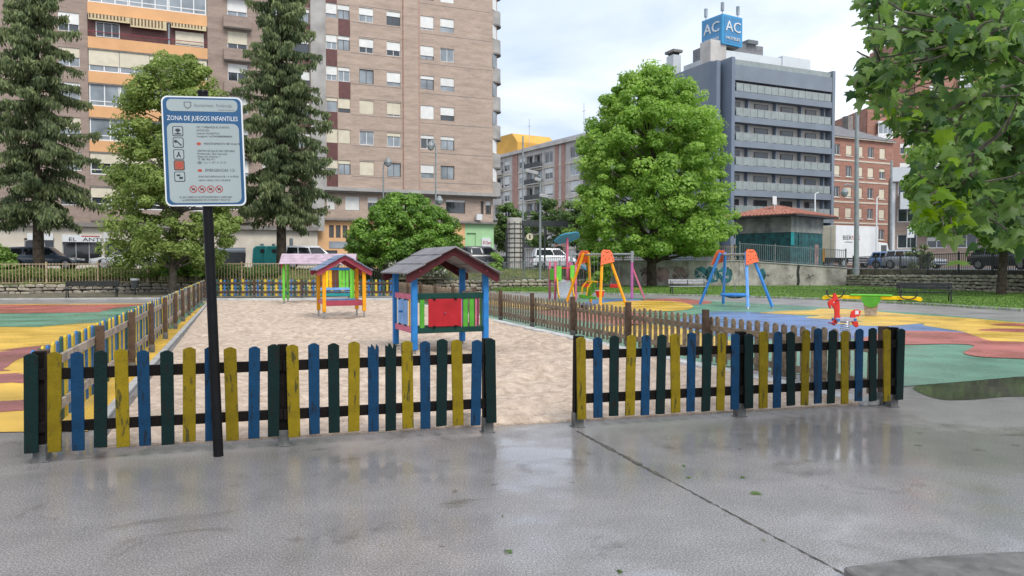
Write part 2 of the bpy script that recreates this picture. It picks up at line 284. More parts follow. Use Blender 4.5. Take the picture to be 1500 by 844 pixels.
leafmat('leaf_shrub', (.055, .13, .025), (.30, .5, .085), .4); leafmat('leaf_plane', (.035, .09, .026), (.23, .36, .085), .5, .42, .35); leafmat('leaf_lit', (.13, .26, .012), (.26, .40, .02), .5); leafmat('leaf_street', (.06, .12, .03), (.2, .31, .09), .3)
leafmat('leaf_young', (.13, .24, .05), (.40, .57, .15), .5); leafmat('leaf_hedge', (.035, .075, .02), (.5, .5, .4), .15)
pmat('car_navy', (.07, .09, .12), .25, .05, 2, coat=.6); pmat('car_white', (.72, .73, .74), .25, .04, 2, coat=.6); pmat('car_dark', (.025, .03, .035), .25, .05, 2, coat=.6); pmat('car_silver', (.42, .46, .5), .25, .05, 2, metal=.4, coat=.6); pmat('car_blue', (.12, .22, .42), .25, .05, 2, coat=.6)
pmat('tyre', (.015, .015, .015), .85, .2, 10); pmat('rim', (.45, .45, .46), .35, .1, 5, metal=.7); pmat('lamp_red', (.35, .01, .01), .2, .1); pmat('lamp_clear', (.7, .7, .7), .15, .1); glassmat('car_glass', (.02, .025, .03), .05)
pmat('truck_white', (.74, .75, .74), .45, .07, 1); pmat('truck_cream', (.70, .64, .46), .5, .1, 1); pmat('bin_teal', (.03, .40, .37), .45, .12, 2); pmat('bin_grey', (.07, .075, .08), .5, .2, 3); pmat('pole_grey', (.27, .30, .31), .5, .15, 4)
# ================================================================ GROUND
def smooth_px(pts, n=6, closed=True):
    out = []; k = len(pts)
    for i in range(k):
        p0, p1, p2, p3 = (np.array(pts[(i+j) % k], float) for j in (-1, 0, 1, 2))
        for t in np.linspace(0, 1, n, endpoint=False):
            out.append(tuple(.5*((2*p1)+(-p0+p2)*t+(2*p0-5*p1+4*p2-p3)*t*t+(-p0+3*p1-3*p2+p3)*t**3)))
    return out
def sheet(name, pts, z, mat, parent=None, kind='structure'):
    me = bpy.data.meshes.new(name); me.from_pydata([(p[0], p[1], z) for p in pts], [], [tuple(range(len(pts)))])
    bm = bmesh.new(); bm.from_mesh(me); bmesh.ops.triangulate(bm, faces=bm.faces)
    for f in bm.faces:
        f.normal_update()
        if f.normal.z < 0: f.normal_flip()
    bm.to_mesh(me); bm.free()
    o = link(name, me, mat, parent)
    if not parent: props(o, kind=kind)
    return o
A, B, C, D = G(60, 676), G(1306, 596), G(581, 437.4), G(303, 437.4)
g = sheet('ground', [(-700, -60), (700, -60), (700, 900), (-700, 900)], 0, 'wet_asphalt')
sheet('path', [G(-700, 452), G(330, 452), G(735, 446), G(930, 443), G(1201, 457), G(1496, 482), G(2300, 545), (40, 30), (27, 55), (5, 55.2), (-60, 33)], .004, 'path_concrete')
# rubber play surfaces with their coloured areas
ls = sheet('rubber_surface', [G(-900, 650), G(0, 634), G(128, 632.5), G(302, 444), G(302, 442.5), G(230, 445), G(-700, 448)], .008, 'rubber_yellow')
def patch(pts, mat, z, par, sm=True): return sheet('colour_area', [G(*p) for p in (smooth_px(pts) if sm else pts)], z, mat, par)
patch([(-500, 448.4), (60, 446.9), (180, 446.3), (215, 446.4), (170, 452), (150, 456), (80, 459), (-500, 463)], 'rubber_red', .016, ls)
patch([(-500, 459), (0, 459), (90, 455), (170, 451), (230, 445.5), (291, 443.5), (300, 445.5), (282, 458), (255, 480), (243, 481), (238, 470), (200, 472), (150, 473), (110, 475), (60, 479), (10, 479.5), (-500, 476)], 'rubber_green', .012, ls)
patch([(-500, 540), (-20, 517), (0, 514), (40, 509), (75, 507), (60, 515), (25, 528), (5, 541), (-30, 546), (-500, 560)], 'rubber_dark_red', .012, ls)
patch([(-500, 580), (-10, 549.5), (25, 548.5), (60, 552), (50, 562), (20, 562), (-10, 563), (-500, 595)], 'rubber_dark_red', .012, ls)
patch([(-500, 612), (0, 589), (30, 587.5), (58, 590), (45, 600), (0, 605), (-500, 640)], 'rubber_dark_red', .012, ls)
rs = sheet('rubber_surface', [G(1322, 567), G(1420, 559), G(1500, 552), G(1900, 527), G(2100, 512), G(1800, 492), G(1496, 472), G(1350, 459), G(1201, 450), G(1050, 441.5), G(930, 436.8), G(800, 437.5), G(640, 438), G(590, 438.5), G(760, 476), G(1000, 529)], .008, 'rubber_green')
patch([(1010, 464), (1050, 457), (1120, 459), (1190, 465), (1240, 472), (1300, 476), (1345, 475), (1400, 483), (1420, 488), (1370, 492), (1300, 489), (1240, 498), (1130, 499), (1040, 489), (985, 476)], 'rubber_blue', .012, rs)
patch([(1112, 459), (1150, 456), (1190, 455), (1205, 452.5), (1260, 455), (1330, 461), (1420, 467), (1496, 473.5), (1640, 484), (1640, 508), (1500, 502), (1450, 500), (1425, 493), (1410, 487), (1355, 478), (1352, 474.5), (1300, 478.5), (1250, 477), (1225, 474), (1265, 471.5), (1220, 469), (1180, 466), (1200, 463), (1150, 461)], 'rubber_yellow', .016, rs)
patch([(1300, 487), (1360, 486), (1410, 488.5), (1430, 494), (1452, 500.5), (1500, 503), (1650, 509), (1650, 535), (1500, 527), (1440, 524.5), (1412, 519), (1422, 512), (1425, 507), (1390, 505), (1310, 506), (1260, 500)], 'rubber_red', .020, rs)
patch([(1432, 484.5), (1470, 482.5), (1560, 484), (1560, 489), (1470, 487)], 'rubber_red', .020, rs)
patch([(1450, 477), (1490, 474.5), (1560, 479), (1500, 479)], 'rubber_red', .020, rs)
patch([(938, 440), (985, 437.6), (1035, 441), (1040, 445), (1000, 447), (965, 446), (985, 443)], 'rubber_red', .012, rs)
patch([(880, 445), (925, 441), (990, 442.5), (1015, 449), (1000, 455), (940, 457), (865, 455)], 'rubber_yellow', .016, rs)
patch([(850, 446), (880, 439), (925, 438), (945, 441), (915, 445), (890, 453), (860, 455)], 'rubber_blue', .012, rs)
patch([(790, 455), (850, 451), (930, 458), (960, 470), (920, 478), (850, 470), (800, 462)], 'rubber_red', .012, rs)
patch([(700, 443), (760, 441), (830, 445), (860, 450), (800, 455), (740, 450)], 'rubber_yellow', .012, rs)
patch([(880, 482), (960, 476), (1040, 492), (1090, 510), (1040, 515), (960, 502)], 'rubber_yellow', .012, rs)
# sand bed
def sand_bed():
    q = [np.array(G(*p)) for p in ((146, 657), (1277, 592.5), (590, 440.6), (309, 440.6))]; nu, nv = 200, 560
    u = np.linspace(0, 1, nu); v = np.linspace(0, 1, nv)**1.5; U, Vv = np.meshgrid(u, v)
    P = ((1-U)*(1-Vv))[..., None]*q[0]+(U*(1-Vv))[..., None]*q[1]+(U*Vv)[..., None]*q[2]+((1-U)*Vv)[..., None]*q[3]
    z = np.zeros((nv, nu)); rng = np.random.RandomState(3)
    for _ in range(60):
        k = rng.uniform(1, 14); a = rng.uniform(0, 6.28); z += np.sin(P[..., 0]*k*math.cos(a)+P[..., 1]*k*math.sin(a)+rng.uniform(0, 6.28))*.007/(1+.12*k)
    for _ in range(2600):                       # footprints
        c = (rng.uniform(-9, 4.5), 6.3+rng.uniform(0, 1)**1.6*30); d2 = (P[..., 0]-c[0])**2+(P[..., 1]-c[1])**2; w = rng.uniform(.05, .13)
        z += rng.choice([-1, -.8, .7])*rng.uniform(.012, .036)*np.exp(-d2/(w*w))
    e = np.minimum.reduce([U*30, (1-U)*30, Vv*300, (1-Vv)*40]).clip(0, 1); P[..., 2] = .022+(z+.016)*e*1.25; P[..., 2] = np.maximum(P[..., 2], .0085); P[0, :, 2] = -.01; P[1, :, 2] = np.minimum(P[1, :, 2], .006+.008*rng.rand(nu))
    idx = np.arange(nu*nv).reshape(nv, nu); Fq = np.stack([idx[:-1, :-1], idx[:-1, 1:], idx[1:, 1:], idx[1:, :-1]], -1).reshape(-1, 4)
    props(link('sand', npmesh('sand', P.reshape(-1, 3), Fq, 4, None, 'sand', True)), kind='structure')
sand_bed()
def strip(name, a, b, w, z0, z1, mat, side=1, par=None):
    a, b = Vector(a), Vector(b); d = (b-a).normalized(); nrm = Vector((-d.y, d.x, 0))*side*w; m = MB()
    vs = [(p.x, p.y, z) for z in (z0, z1) for p in (a, b, b+nrm, a+nrm)]
    m.add(vs, [(3, 2, 1, 0), (4, 5, 6, 7), (0, 1, 5, 4), (1, 2, 6, 5), (2, 3, 7, 6), (3, 0, 4, 7)]); o = m.build(name, mat, par, bevel=.008)
    if not par: props(o, kind='structure')
    return o
strip('kerb', G(129, 631), G(306, 440.6), .1, 0, .05, 'concrete', -1)
strip('kerb', G(1290, 593.5), G(588, 440.4), .24, 0, .06, 'white_kerb', 1)
strip('kerb', G(309, 440), G(586, 440), .22, 0, .09, 'white_kerb', 1)
# lawn and verge: gently rising sheets from a kerb to the wall line
WL0, WL1 = Vector((-46, 35.9, 0)), Vector((5.3, 53, 0)); GW1 = Vector((24.1, 55, 0)); RW1 = Vector((27.0, 36, 0)); RW2 = Vector((28.8, 25, 0))
def ruled(name, front, back, z0, z1, mat, n=14, jit=.02, z2=None):
    def samp(pl, t):
        d = [0]
        for a, b in zip(pl, pl[1:]): d.append(d[-1]+(b-a).length)
        s = t*d[-1]
        for i in range(len(pl)-1):
            if s <= d[i+1]+1e-6: return pl[i].lerp(pl[i+1], (s-d[i])/(d[i+1]-d[i]))
        return pl[-1]
    front = [Vector(p).to_2d().to_3d() for p in front]; back = [Vector(p).to_2d().to_3d() for p in back]; nu = 90; vs = []; fs = []
    for i in range(nu):
        a, b = samp(front, i/(nu-1)), samp(back, i/(nu-1))
        for j in range(n):
            p = a.lerp(b, j/(n-1)); vs.append((p.x, p.y, z0+(z1-z0)*(j/(n-1))+(random.uniform(-jit, jit) if 0 < j < n-1 else 0)))
    for i in range(nu-1):
        for j in range(n-1): fs.append((i*n+j, (i+1)*n+j, (i+1)*n+j+1, i*n+j+1))
    me = bpy.data.meshes.new(name); me.from_pydata(vs, [], fs); me.polygons.foreach_set('use_smooth', [True]*len(fs))
    return props(link(name, me, mat), kind='structure'), vs
LK = [G(735, 429.5), G(860, 431), G(979, 433.3), G(1090, 436), G(1201, 439.5), G(1350, 447), G(1496, 456), Vector((22, 22.5, 0))]
lawn, lawn_vs = ruled('lawn', LK, [Vector((-.9, 51, 0)), WL1, Vector((5.6, 54.1, 0)), GW1, Vector((24.2, 54, 0)), RW1, RW2], .06, .2, 'grass')
verge, verge_vs = ruled('verge', [G(-500, 440.5), G(0, 439.5), G(300, 438), G(560, 433.5)], [WL0, WL1.lerp(WL0, .12)], .03, .1, 'earth')
for a, b in zip(LK, LK[1:]): strip('kerb', a, b, .12, 0, .1, 'concrete', -1)
strip('kerb', G(-500, 440.5), G(0, 439.5), .12, 0, .08, 'concrete', -1); strip('kerb', G(0, 439.5), G(300, 438), .12, 0, .08, 'concrete', -1)
# grass blades on the lawn
def blades(name, vs, n, h, sel=None):
    P = np.array(vs); rng = np.random.RandomState(5); i = rng.randint(0, len(P), n); b = P[i]+np.c_[rng.normal(0, .3, n), rng.normal(0, .3, n), np.zeros(n)]
    a = rng.uniform(0, 6.28, n); hh = rng.uniform(.5, 1, n)*h; w = .02; dx, dy = np.cos(a)*w, np.sin(a)*w
    V = np.stack([b+np.c_[dx, dy, 0*a-.02], b-np.c_[dx, dy, 0*a+.02], b+np.c_[rng.normal(0, .04, n), rng.normal(0, .04, n), hh]], 1).reshape(-1, 3)
    return npmesh(name, V, np.arange(3*n).reshape(-1, 3), 3, None, 'grass_blade')
props(link('grass', blades('grass', lawn_vs, 42000, .09)), 'short bright green grass of the lawn below the walls', 'grass', kind='stuff')
# raised street level behind the walls
SZ = 1.4
def up(p, z): return Vector((p.x, p.y, z))
nl = Vector((-(WL1-WL0).y, (WL1-WL0).x, 0)).normalized()
bank, bank_vs = ruled('bank', [up(WL0, 0)+nl*.25, up(WL1, 0)+nl*.25], [WL0+nl*5, WL1+nl*5], .5, SZ+.01, 'dry_bank', 8, .05)
props(link('grass', blades('grass', bank_vs, 14000, .22)), 'rough yellowish grass on the bank behind the railings', 'grass', kind='stuff')
pl = [WL0+nl*4.8, WL1+nl*4.8, WL1+Vector((.4, 1.6, 0)), GW1+Vector((.2, .35, 0)), RW1+Vector((.35, 0, 0)), RW2+Vector((.35, 0, 0)), Vector((35, 10, 0)), Vector((300, 10, 0)), Vector((300, 700, 0)), Vector((-300, 700, 0)), Vector((-300, -30, 0))]
sheet('street', pl, SZ, 'street_asphalt')
m = MB(); q = [WL1+nl*4.8, WL1+Vector((.4, 1.6, 0)), GW1+Vector((.2, .35, 0)), RW1+Vector((.35, 0, 0)), RW2+Vector((.35, 0, 0)), Vector((35, 10, 0))]
for a, b in zip(q, q[1:]): m.add([(a.x, a.y, 0), (b.x, b.y, 0), (b.x, b.y, SZ-.003), (a.x, a.y, SZ-.003)], [(0, 1, 2, 3)])
props(m.build('street_bank', 'earth'), kind='structure')
# joint across the wet asphalt, and the kerb corner by the tree
m = MB(); p0, p1 = G(846, 632), G(1245, 846); jp = []; rng = random.Random(4)
for i in range(81):
    t = i/80; p = p0.lerp(p1, t); w = (.004 if t < .5 else .0022)+(.010 if t < .5 else .002)*max(0, math.sin(t*9+1))*rng.random()+(.016 if .15 < t < .45 and rng.random() < .5 else 0)
    jp.append((p.x-w+rng.uniform(-.012, .006), p.y, .004)); jp.append((p.x+w+rng.uniform(-.004, .01), p.y, .004))
m.add(jp, [(2*i, 2*i+1, 2*i+3, 2*i+2) for i in range(80)]); pmat('joint_dirt', (.10, .092, .075), .9, .4, 12, .5, 60)
pmat('water', (.10, .095, .085), .03, .3, 1.5, .03, 8, spec=.6); pmat('water_bright', (.26, .25, .245), .04, .2, 1.5, .02, 8, spec=1.0, coat=1)
for pts in ([(1338, 570), (1365, 562), (1430, 557), (1500, 553), (1620, 547), (1620, 574), (1530, 580), (1470, 582), (1420, 586), (1375, 585)], ):
    sheet('puddle', [G(*p) for p in smooth_px(pts)], .0045, 'water' if pts[0][0] == 1338 else 'water_bright')
props(m.build('pavement_joint', 'joint_dirt', fix=False), kind='structure')
pmat('kerb_wet', (.17, .16, .15), .4, .3, 8, .4, 60)
m = MB(); c = [G(1235, 846), G(1330, 833), G(1420, 826), G(1560, 820), G(1800, 860), G(1300, 900)]
m.prism([(p.x, p.y) for p in c], (0, 0, 0), (1, 0, 0), (0, 1, 0), (0, 0, .06)); props(m.build('tree_pit_kerb', 'kerb_wet', bevel=.01), kind='structure')
# ================================================================ PICKET FENCES
def picket_mesh(style, seed, mat):
    rng = random.Random(seed); w = .051+rng.uniform(-.004, .004); h = .83+rng.uniform(-.012, .012)
    if style == 'gable': top = [(w, h-.022), (w*.25, h), (-w*.3, h-.002), (-w, h-.02)]
    elif style == 'split': top = [(w, h-.03), (w*.55, h-.004), (w*.35, h-.06), (w*.1, h-.025), (-w*.35, h), (-w*.5, h-.035), (-w, h-.02)]
    else: top = [(w*math.cos(a), h-w+w*math.sin(a)) for a in np.linspace(0, math.pi, 9)]
    sk = rng.uniform(-.006, .006); poly = [(-w+.004*rng.random(), 0), (w-.004*rng.random(), rng.uniform(-.006, .006))]+[(x+sk, z) for x, z in top]
    m = MB(); m.prism(poly, (0, 0, 0), (1, 0, 0), (0, 0, 1), (0, .021, 0)); return m.mesh('picket', [mat], bevel=.0025 if style != 'round' else 0)
PK = {}
for c in ('yellow', 'blue', 'green'):
    PK[c] = [picket_mesh('gable', i*7+len(c), 'picket_'+c) for i in range(4)]; PK[c+'!'] = [picket_mesh('split', 5+len(c), 'picket_'+c)]
for c in ('yellow', 'blue', 'green'): PK['faded_'+c] = [picket_mesh('gable', i*5+len(c), 'faded_'+c) for i in range(3)]
PK['brown'] = [picket_mesh('round', i, 'wood_weathered') for i in range(4)]
m = MB(); m.box(-.045, .045, -.045, .045, .11, .93); POST_DARK = m.mesh('post', ['rail_black'], bevel=.004); POST_BROWN = m.mesh('post', ['wood_brown'], bevel=.004)
m = MB(); m.box(-.05, .05, -.05, .05, .005, .15); m.box(-.068, .068, -.056, .056, 0, .01); FOOT = m.mesh('metal_foot', ['foot_metal'], bevel=.003)
def fence(label, a, b, posts, pickets, side, rail, post, z=0, pz=.1, jit=.011, group=None, ps=1.0, rz_=(.30, .745)):
    """posts: distances along the run; pickets: list of (distance, colour); side: +1/-1 where the pickets hang"""
    a, b = Vector(a), Vector(b); d = b-a; Ln = d.to_2d().length; t = thing('picket_fence', label, 'fence', (a.x, a.y, z), math.atan2(d.y, d.x), group); rng = random.Random(int(Ln*100))
    for s in posts:
        p = link('post', post, None, t, (s, 0, 0), (rng.uniform(-.01, .01), rng.uniform(-.01, .01), 0)); link('metal_foot', FOOT, None, p)
    lo, hi = min(0, posts[0]), max(Ln, posts[-1])
    for zz in rz_:
        for s0, s1 in zip(posts, posts[1:]):
            m = MB(); m.box(s0+.002, s1-.002, min(side*.047, side*.081), max(side*.047, side*.081), zz-.046+rng.uniform(-.004, .004), zz+.046); m.build('rail', rail, t, bevel=.004)
    for s, c in pickets:
        y = side*.083 if side > 0 else -.104
        link('picket', rng.choice(PK[c]), None, t, (s, y, pz+rng.uniform(-jit, jit)), (rng.uniform(-.008, .008), rng.uniform(-.02, .02), 0), (1, 1, ps*rng.uniform(.99, 1.01)))
    return t
def cyc(order, n): return [order[i % len(order)] for i in range(n)]
# front run, left of the opening
E1, E2 = G(714, 633), G(846, 625)
def along(a, b, px):                                     # distance along the run a-b where picture column px meets it
    tx = (px-750)/F; d = (b-a).to_2d().normalized(); return (tx*a.y-a.x)/(d.x-tx*d.y)
a, b = A.copy(), E1; ln = (b-a).to_2d().length
cols = ['green', 'yellow', 'blue', 'green', 'yellow', 'blue', 'green', 'yellow', 'blue', 'yellow', 'blue', 'green', 'yellow', 'blue', 'green', 'yellow', 'blue!', 'green!', 'yellow', 'blue', 'green', 'yellow', 'blue', 'green']
pxs = [46, 80, 115, 147, 180, 212, 245, 276, 308, 339, 370, 398.5, 429, 458.5, 487, 515.5, 544, 569.5, 594.5, 620, 643, 667.6, 693, 716]
fence('yellow, blue and dark green picket fence from the sandbox corner past the sign pole', a, b, [0, along(a, b, 413), ln], [(along(a, b, x), c) for x, c in zip(pxs, cols)], -1, 'rail_black', POST_DARK)
a, b = E2, B.copy(); ln = (b-a).to_2d().length
pxs = [780+x/2.679 for x in (188, 252, 313, 376, 435, 494, 555, 613, 672, 728, 785, 840, 896, 950, 1004, 1057, 1110, 1160, 1214, 1268, 1324, 1378, 1428)]
fence('yellow, blue and dark green picket fence between the sandbox opening and the wet rubber surface', a, b, [0, along(a, b, 1085), ln], [(along(a, b, x)-.02, c) for x, c in zip(pxs, cyc(['yellow', 'blue', 'green'], 22)+['green'])], -1, 'rail_black', POST_DARK)
ln = (D-A).to_2d().length; n = int(ln/.185)
fence('long side picket fence with grey rails beside the yellow rubber strip', A+(D-A).normalized()*.12, D, [ln*i/12-.0 for i in range(12)]+[ln-.14], [(.1+i*.185, c) for i, c in enumerate(cyc(['faded_blue', 'faded_green', 'faded_yellow', 'faded_blue', 'faded_yellow'], n-1))], 1, 'wood_grey', POST_BROWN)
dr = (C-B); ln = dr.to_2d().length; ks = ln/dr.y; ps = [.13]+[(y-B.y)*ks for y in (12.5, 15.05, 17.6, 20.1, 22.6, 25.2, 27.8, 30.4, 33, 35.6)]+[ln]
fence('long brown picket fence with rounded tops on the white kerb', B, C, ps, [(.22+i*.2, 'brown') for i in range(int((ln-.2)/.2))], -1, 'wood_weathered', POST_BROWN, pz=.07, ps=.9, rz_=(.22, .63))
ln = (C-D).to_2d().length; n = int(ln/.185)
fence('low multicoloured picket fence along the far end of the sandbox', D, C, [ln*i/4+(.05 if i == 0 else -.05 if i == 4 else 0) for i in range(5)], [(.12+i*.185, c) for i, c in enumerate(cyc(['faded_yellow', 'faded_blue', 'faded_green'], n-1))], 1, 'wood_brown', POST_BROWN, z=.02)
# ================================================================ INFORMATION SIGN
sg = thing('information_sign', 'playground notice on a leaning black pole in front of the fence', 'sign', G(320, 668), R(15))
sg.rotation_euler = (0, -R(1.7), R(15))
m = MB(); m.tube([(0, 0, 0), (0, 0, 3.12)], .042, 14); m.tube([(0, 0, 3.12), (0, 0, 3.14)], [.05, .044], 14); m.build('pole', 'black_paint', sg, smooth=True)
def rrect(w, h, r, n=6):
    p = []
    for cx, cy, a0 in ((w-r, h-r, 0), (-w+r, h-r, 90), (-w+r, -h+r, 180), (w-r, -h+r, 270)):
        for k in range(n): a = R(a0+90*k/(n-1)); p.append((cx+r*math.cos(a), cy+r*math.sin(a)))
    return p
PW, PH, PZ = .32, .46, 2.615
def plate(poly, y, th, mat, par, name, cx=0, cz=PZ): m = MB(); m.prism(poly, (cx, y, cz), (1, 0, 0), (0, 0, 1), (0, th, 0)); return m.build(name, mat, par)
pan = plate(rrect(PW, PH, .05), -.07, .02, 'sign_white', sg, 'panel'); plate(rrect(PW-.012, PH-.012, .042), -.0718, .0015, 'sign_blue', pan, 'border')
plate(rrect(PW-.04, .05, .04), -.0736, .0015, 'sign_face', pan, 'header', cz=PZ+.384); plate(rrect(PW-.036, .334, .05), -.0736, .0015, 'sign_face', pan, 'face', cz=PZ-.1)
def txt(s, x, z, size, mat, par, al='LEFT', name='lettering', y=-.0745, wid=None):
    x *= .9; z = PZ+(z-PZ)*.948; size *= .94; wid = wid*.9 if wid else None
    me = textmesh(s, size, .0003, al); o = link(name, me, mat, par, (x, y, z), (math.pi/2, 0, 0))
    if wid:
        w = max(v.co.x for v in me.vertices)-min(v.co.x for v in me.vertices)
        if w > 0: o.scale = (wid/w, 1, 1)
    return o
txt('Ayuntamiento  Ponferrada', -.075, PZ+.392, .044, 'ink_soft', pan, wid=.335); txt('Medio Ambiente', .14, PZ+.362, .02, 'ink_soft', pan)
txt('ZONA DE JUEGOS INFANTILES', 0, PZ+.272, .058, 'sign_white', pan, 'CENTER', y=-.0735, wid=.62)
m = MB(); m.prism([(-.03, .03), (.03, .03), (.03, -.01), (0, -.035), (-.03, -.01)], (-.115, -.0745, PZ+.384), (1, 0, 0), (0, 0, 1), (0, .0008, 0)); m.build('crest', 'ink_soft', pan)
m = MB(); m.prism([(-.02, .02), (.02, .02), (.02, -.006), (0, -.022), (-.02, -.006)], (-.115, -.0755, PZ+.384), (1, 0, 0), (0, 0, 1), (0, .0008, 0)); m.build('crest_field', 'sign_face', pan)
zs = [.166, .071, -.028, -.118, -.213]
for i, z in enumerate(zs):
    ic = plate(rrect(.042, .042, .012), -.0752, .0015, 'ink', pan, 'pictogram', -.2, PZ+z); plate(rrect(.036, .036, .01), -.0765, .0012, 'ink_orange' if i == 3 else 'sign_face', ic, 'pictogram_field', -.2, PZ+z)
    m = MB(); o = (-.2, -.0778, PZ+z); ex = ((1, 0, 0), (0, 0, 1), (0, .001, 0))
    if i == 0: m.prism([(.02*math.cos(a), .008+.014*math.sin(a)) for a in np.linspace(0, 6.28, 11)[:-1]], o, *ex); m.prism([(-.026, -.028), (.026, -.028), (.026, -.018), (.004, -.016), (.004, -.004), (-.004, -.004), (-.004, -.016), (-.026, -.02)], o, *ex)
    elif i == 1: m.prism([(-.02+.013*math.cos(a), .01+.013*math.sin(a)) for a in np.linspace(0, 6.28, 10)[:-1]], o, *ex); m.prism([(-.012, .006), (-.006, .012), (.028, -.02), (.02, -.028)], o, *ex)
    elif i == 2: m.prism([(-.004, .022), (.006, .022), (.006, .004), (.018, -.02), (.01, -.024), (0, -.006), (-.014, -.024), (-.02, -.018), (-.006, .004)], o, *ex)
    elif i == 3: m.prism([(.022*math.cos(a)*(1+.25*math.sin(3*a)), .02*math.sin(a)) for a in np.linspace(0, 6.28, 12)[:-1]], o, *ex)
    else: m.prism([(-.024, .018), (.004, .018), (.004, .004), (-.024, .004)], o, *ex); m.prism([(-.004, -.002), (.024, -.002), (.024, -.02), (-.004, -.02)], o, *ex)
    m.build('pictogram_symbol', 'ink' if i != 3 else 'ink_red', ic)
for z, s, x, mt, sz, w in ((.205, 'UG. Y URBANIZA EL PLANTIO', -.06, 'ink', .026, .29), (.177, 'DATOS GPS', -.06, 'ink', .024, .11), (.151, 'Latitud: 42.5467916', -.06, 'ink', .024, .2), (.125, 'Longitud: -6.59458888888889', -.06, 'ink', .024, .31),
                       (.058, 'MANTENIMIENTO 987 44 66 96', 0, 'ink', .028, .32), (-.005, 'CENTRO DE SALUD MAS CERCANO', -.06, 'ink', .026, .33), (-.03, 'Ponferrada I (San Antonio)', -.06, 'ink', .025, .26), (-.055, 'Paseo San Antonio, 7', -.06, 'ink', .025, .2),
                       (-.08, 'Tf. 987 403 911', -.06, 'ink', .025, .15), (-.107, 'Ctr. S. 987 41 03 50', -.01, 'ink_soft', .025, .2), (-.18, 'EMERGENCIAS 112', .0, 'ink', .036, .26), (-.232, 'EDAD RECOMENDADA DE 1 A 14 AÑOS', -.06, 'ink', .022, .355), (-.265, 'HASTA 3 AÑOS, CON CUIDADOR', -.06, 'ink', .022, .28)):
    txt(s, x, PZ+z, sz, mt, pan, wid=w)
for z in (.063, -.095, -.161): plate([(.018*math.cos(a), .012*math.sin(a)) for a in np.linspace(0, 6.28, 13)[:-1]], -.0752, .001, 'ink_red' if z != -.095 else 'ink_soft', pan, 'telephone_mark', -.04, PZ+z)
for k in range(4):
    cx, cz = -.098+k*.068, PZ-.318; an = np.linspace(0, 6.283, 21)[:-1]; m = MB()
    for j in range(20):
        a0, a1 = an[j], an[(j+1) % 20]; m.prism([(r*math.cos(q), r*math.sin(q)) for r, q in ((.031, a0), (.031, a1), (.025, a1), (.025, a0))], (cx, -.0752, cz), (1, 0, 0), (0, 0, 1), (0, .001, 0))
    m.prism([(-.02, .016), (-.016, .02), (.02, -.016), (.016, -.02)], (cx, -.0764, cz), (1, 0, 0), (0, 0, 1), (0, .001, 0)); pr = m.build('prohibition_ring', 'ink_red', pan)
    m = MB(); m.prism(((-.014, -.008), (.012, -.008), (.014, .004), (.004, .01), (-.01, .006)), (cx, -.0755, cz), (1, 0, 0), (0, 0, 1), (0, .0006, 0)); m.build('prohibition_symbol', 'ink', pr)
txt('EL USO CORRECTO DE ESTE EQUIPAMIENTO QUEDA BAJO', .0, PZ-.415, .024, 'ink', pan, 'CENTER', wid=.46); txt('LA RESPONSABILIDAD DE LOS PADRES Y ADULTOS', .0, PZ-.44, .024, 'ink', pan, 'CENTER', wid=.42)
for z in (PZ+.3, PZ-.3): m = MB(); m.box(-.06, .06, -.05, -.035, z-.02, z+.02); m.build('clamp', 'galvanised', sg)
# ================================================================ PLAYHOUSES
pmat('roof_blue', (.2, .26, .38), .6, .2, 4, .2, 60)
def post_set(t, pos, h, mat, w=.095, foot=.12):
    for x, y in pos:
        m = MB(); m.box(x-w/2, x+w/2, y-w/2, y+w/2, foot, h); p = m.build('post', mat, t, bevel=.012); m = MB(); m.tube([(x, y, -.02), (x, y, foot+.02)], .03, 8); m.build('metal_foot', 'galvanised', p)
def gable_roof(t, x0, x1, y0, y1, ze, zr, board, barge, n=3, bh=.15, th=.025):
    """ridge along y; sloping boards overlap downwards"""
    xc = (x0+x1)/2
    for s in (-1, 1):
        xe = x0 if s < 0 else x1
        for k in range(n):
            f0, f1 = k/n, (k+1)/n+.04; p = lambda f, dz: (xe+(xc-xe)*min(f, 1), ze+(zr-ze)*min(f, 1)+dz); l = .012*(n-k)/n
            (ax, az), (bx, bz) = p(f0, .028), p(f1, .006); m = MB()
            m.add([(ax, y0, az), (bx, y0, bz), (bx, y0, bz+th), (ax, y0, az+th), (ax, y1, az), (bx, y1, bz), (bx, y1, bz+th), (ax, y1, az+th)], [(0, 1, 2, 3), (7, 6, 5, 4), (0, 4, 5, 1), (1, 5, 6, 2), (2, 6, 7, 3), (3, 7, 4, 0)]); m.build('roof_board', board, t)
        for yb in (y0+.09, y1-.12):
            w = (xc-xe); poly = [(xe+w*.02, ze-.10), (xe+w*.07, ze-.125), (xe+w*.13, ze-.105), (xc, zr-bh+.012), (xc, zr), (xe+w*.02, ze+.015)]
            m = MB(); m.prism(poly, (0, yb, 0), (1, 0, 0), (0, 0, 1), (0, .035, 0)); bb = m.build('bargeboard', barge, t)
            m = MB(); bx = xe+w*.3; bz = ze+(zr-ze)*.3-.07; m.tube([(bx, yb-.006, bz), (bx, yb+.04, bz)], .016, 8); m.build('bolt_cap', 'play_crimson', bb)
def slat(t, x0, x1, y0, y1, z0, z1, mat, name='slat', bv=.006): m = MB(); m.box(x0, x1, y0, y1, z0, z1); return m.build(name, mat, t, bevel=bv)
p = G(603, 523); th = thing('playhouse', 'blue-posted playhouse with maroon gable boards and red front panel', 'playhouse', (p.x+.05, p.y, .0), R(24)); w, dd = 1.38, 1.25
post_set(th, [(0, 0), (w, 0), (0, dd), (w, dd)], 1.58, 'play_blue', .105)
gable_roof(th, -.22, w+.22, -.3, dd+.3, 1.47, 1.97, 'roof_felt', 'play_maroon')
for z0, z1 in ((1.04, 1.145), (.42, .52)): slat(th, .05, w-.05, -.03, .03, z0, z1, 'play_dark_green', 'front_rail')
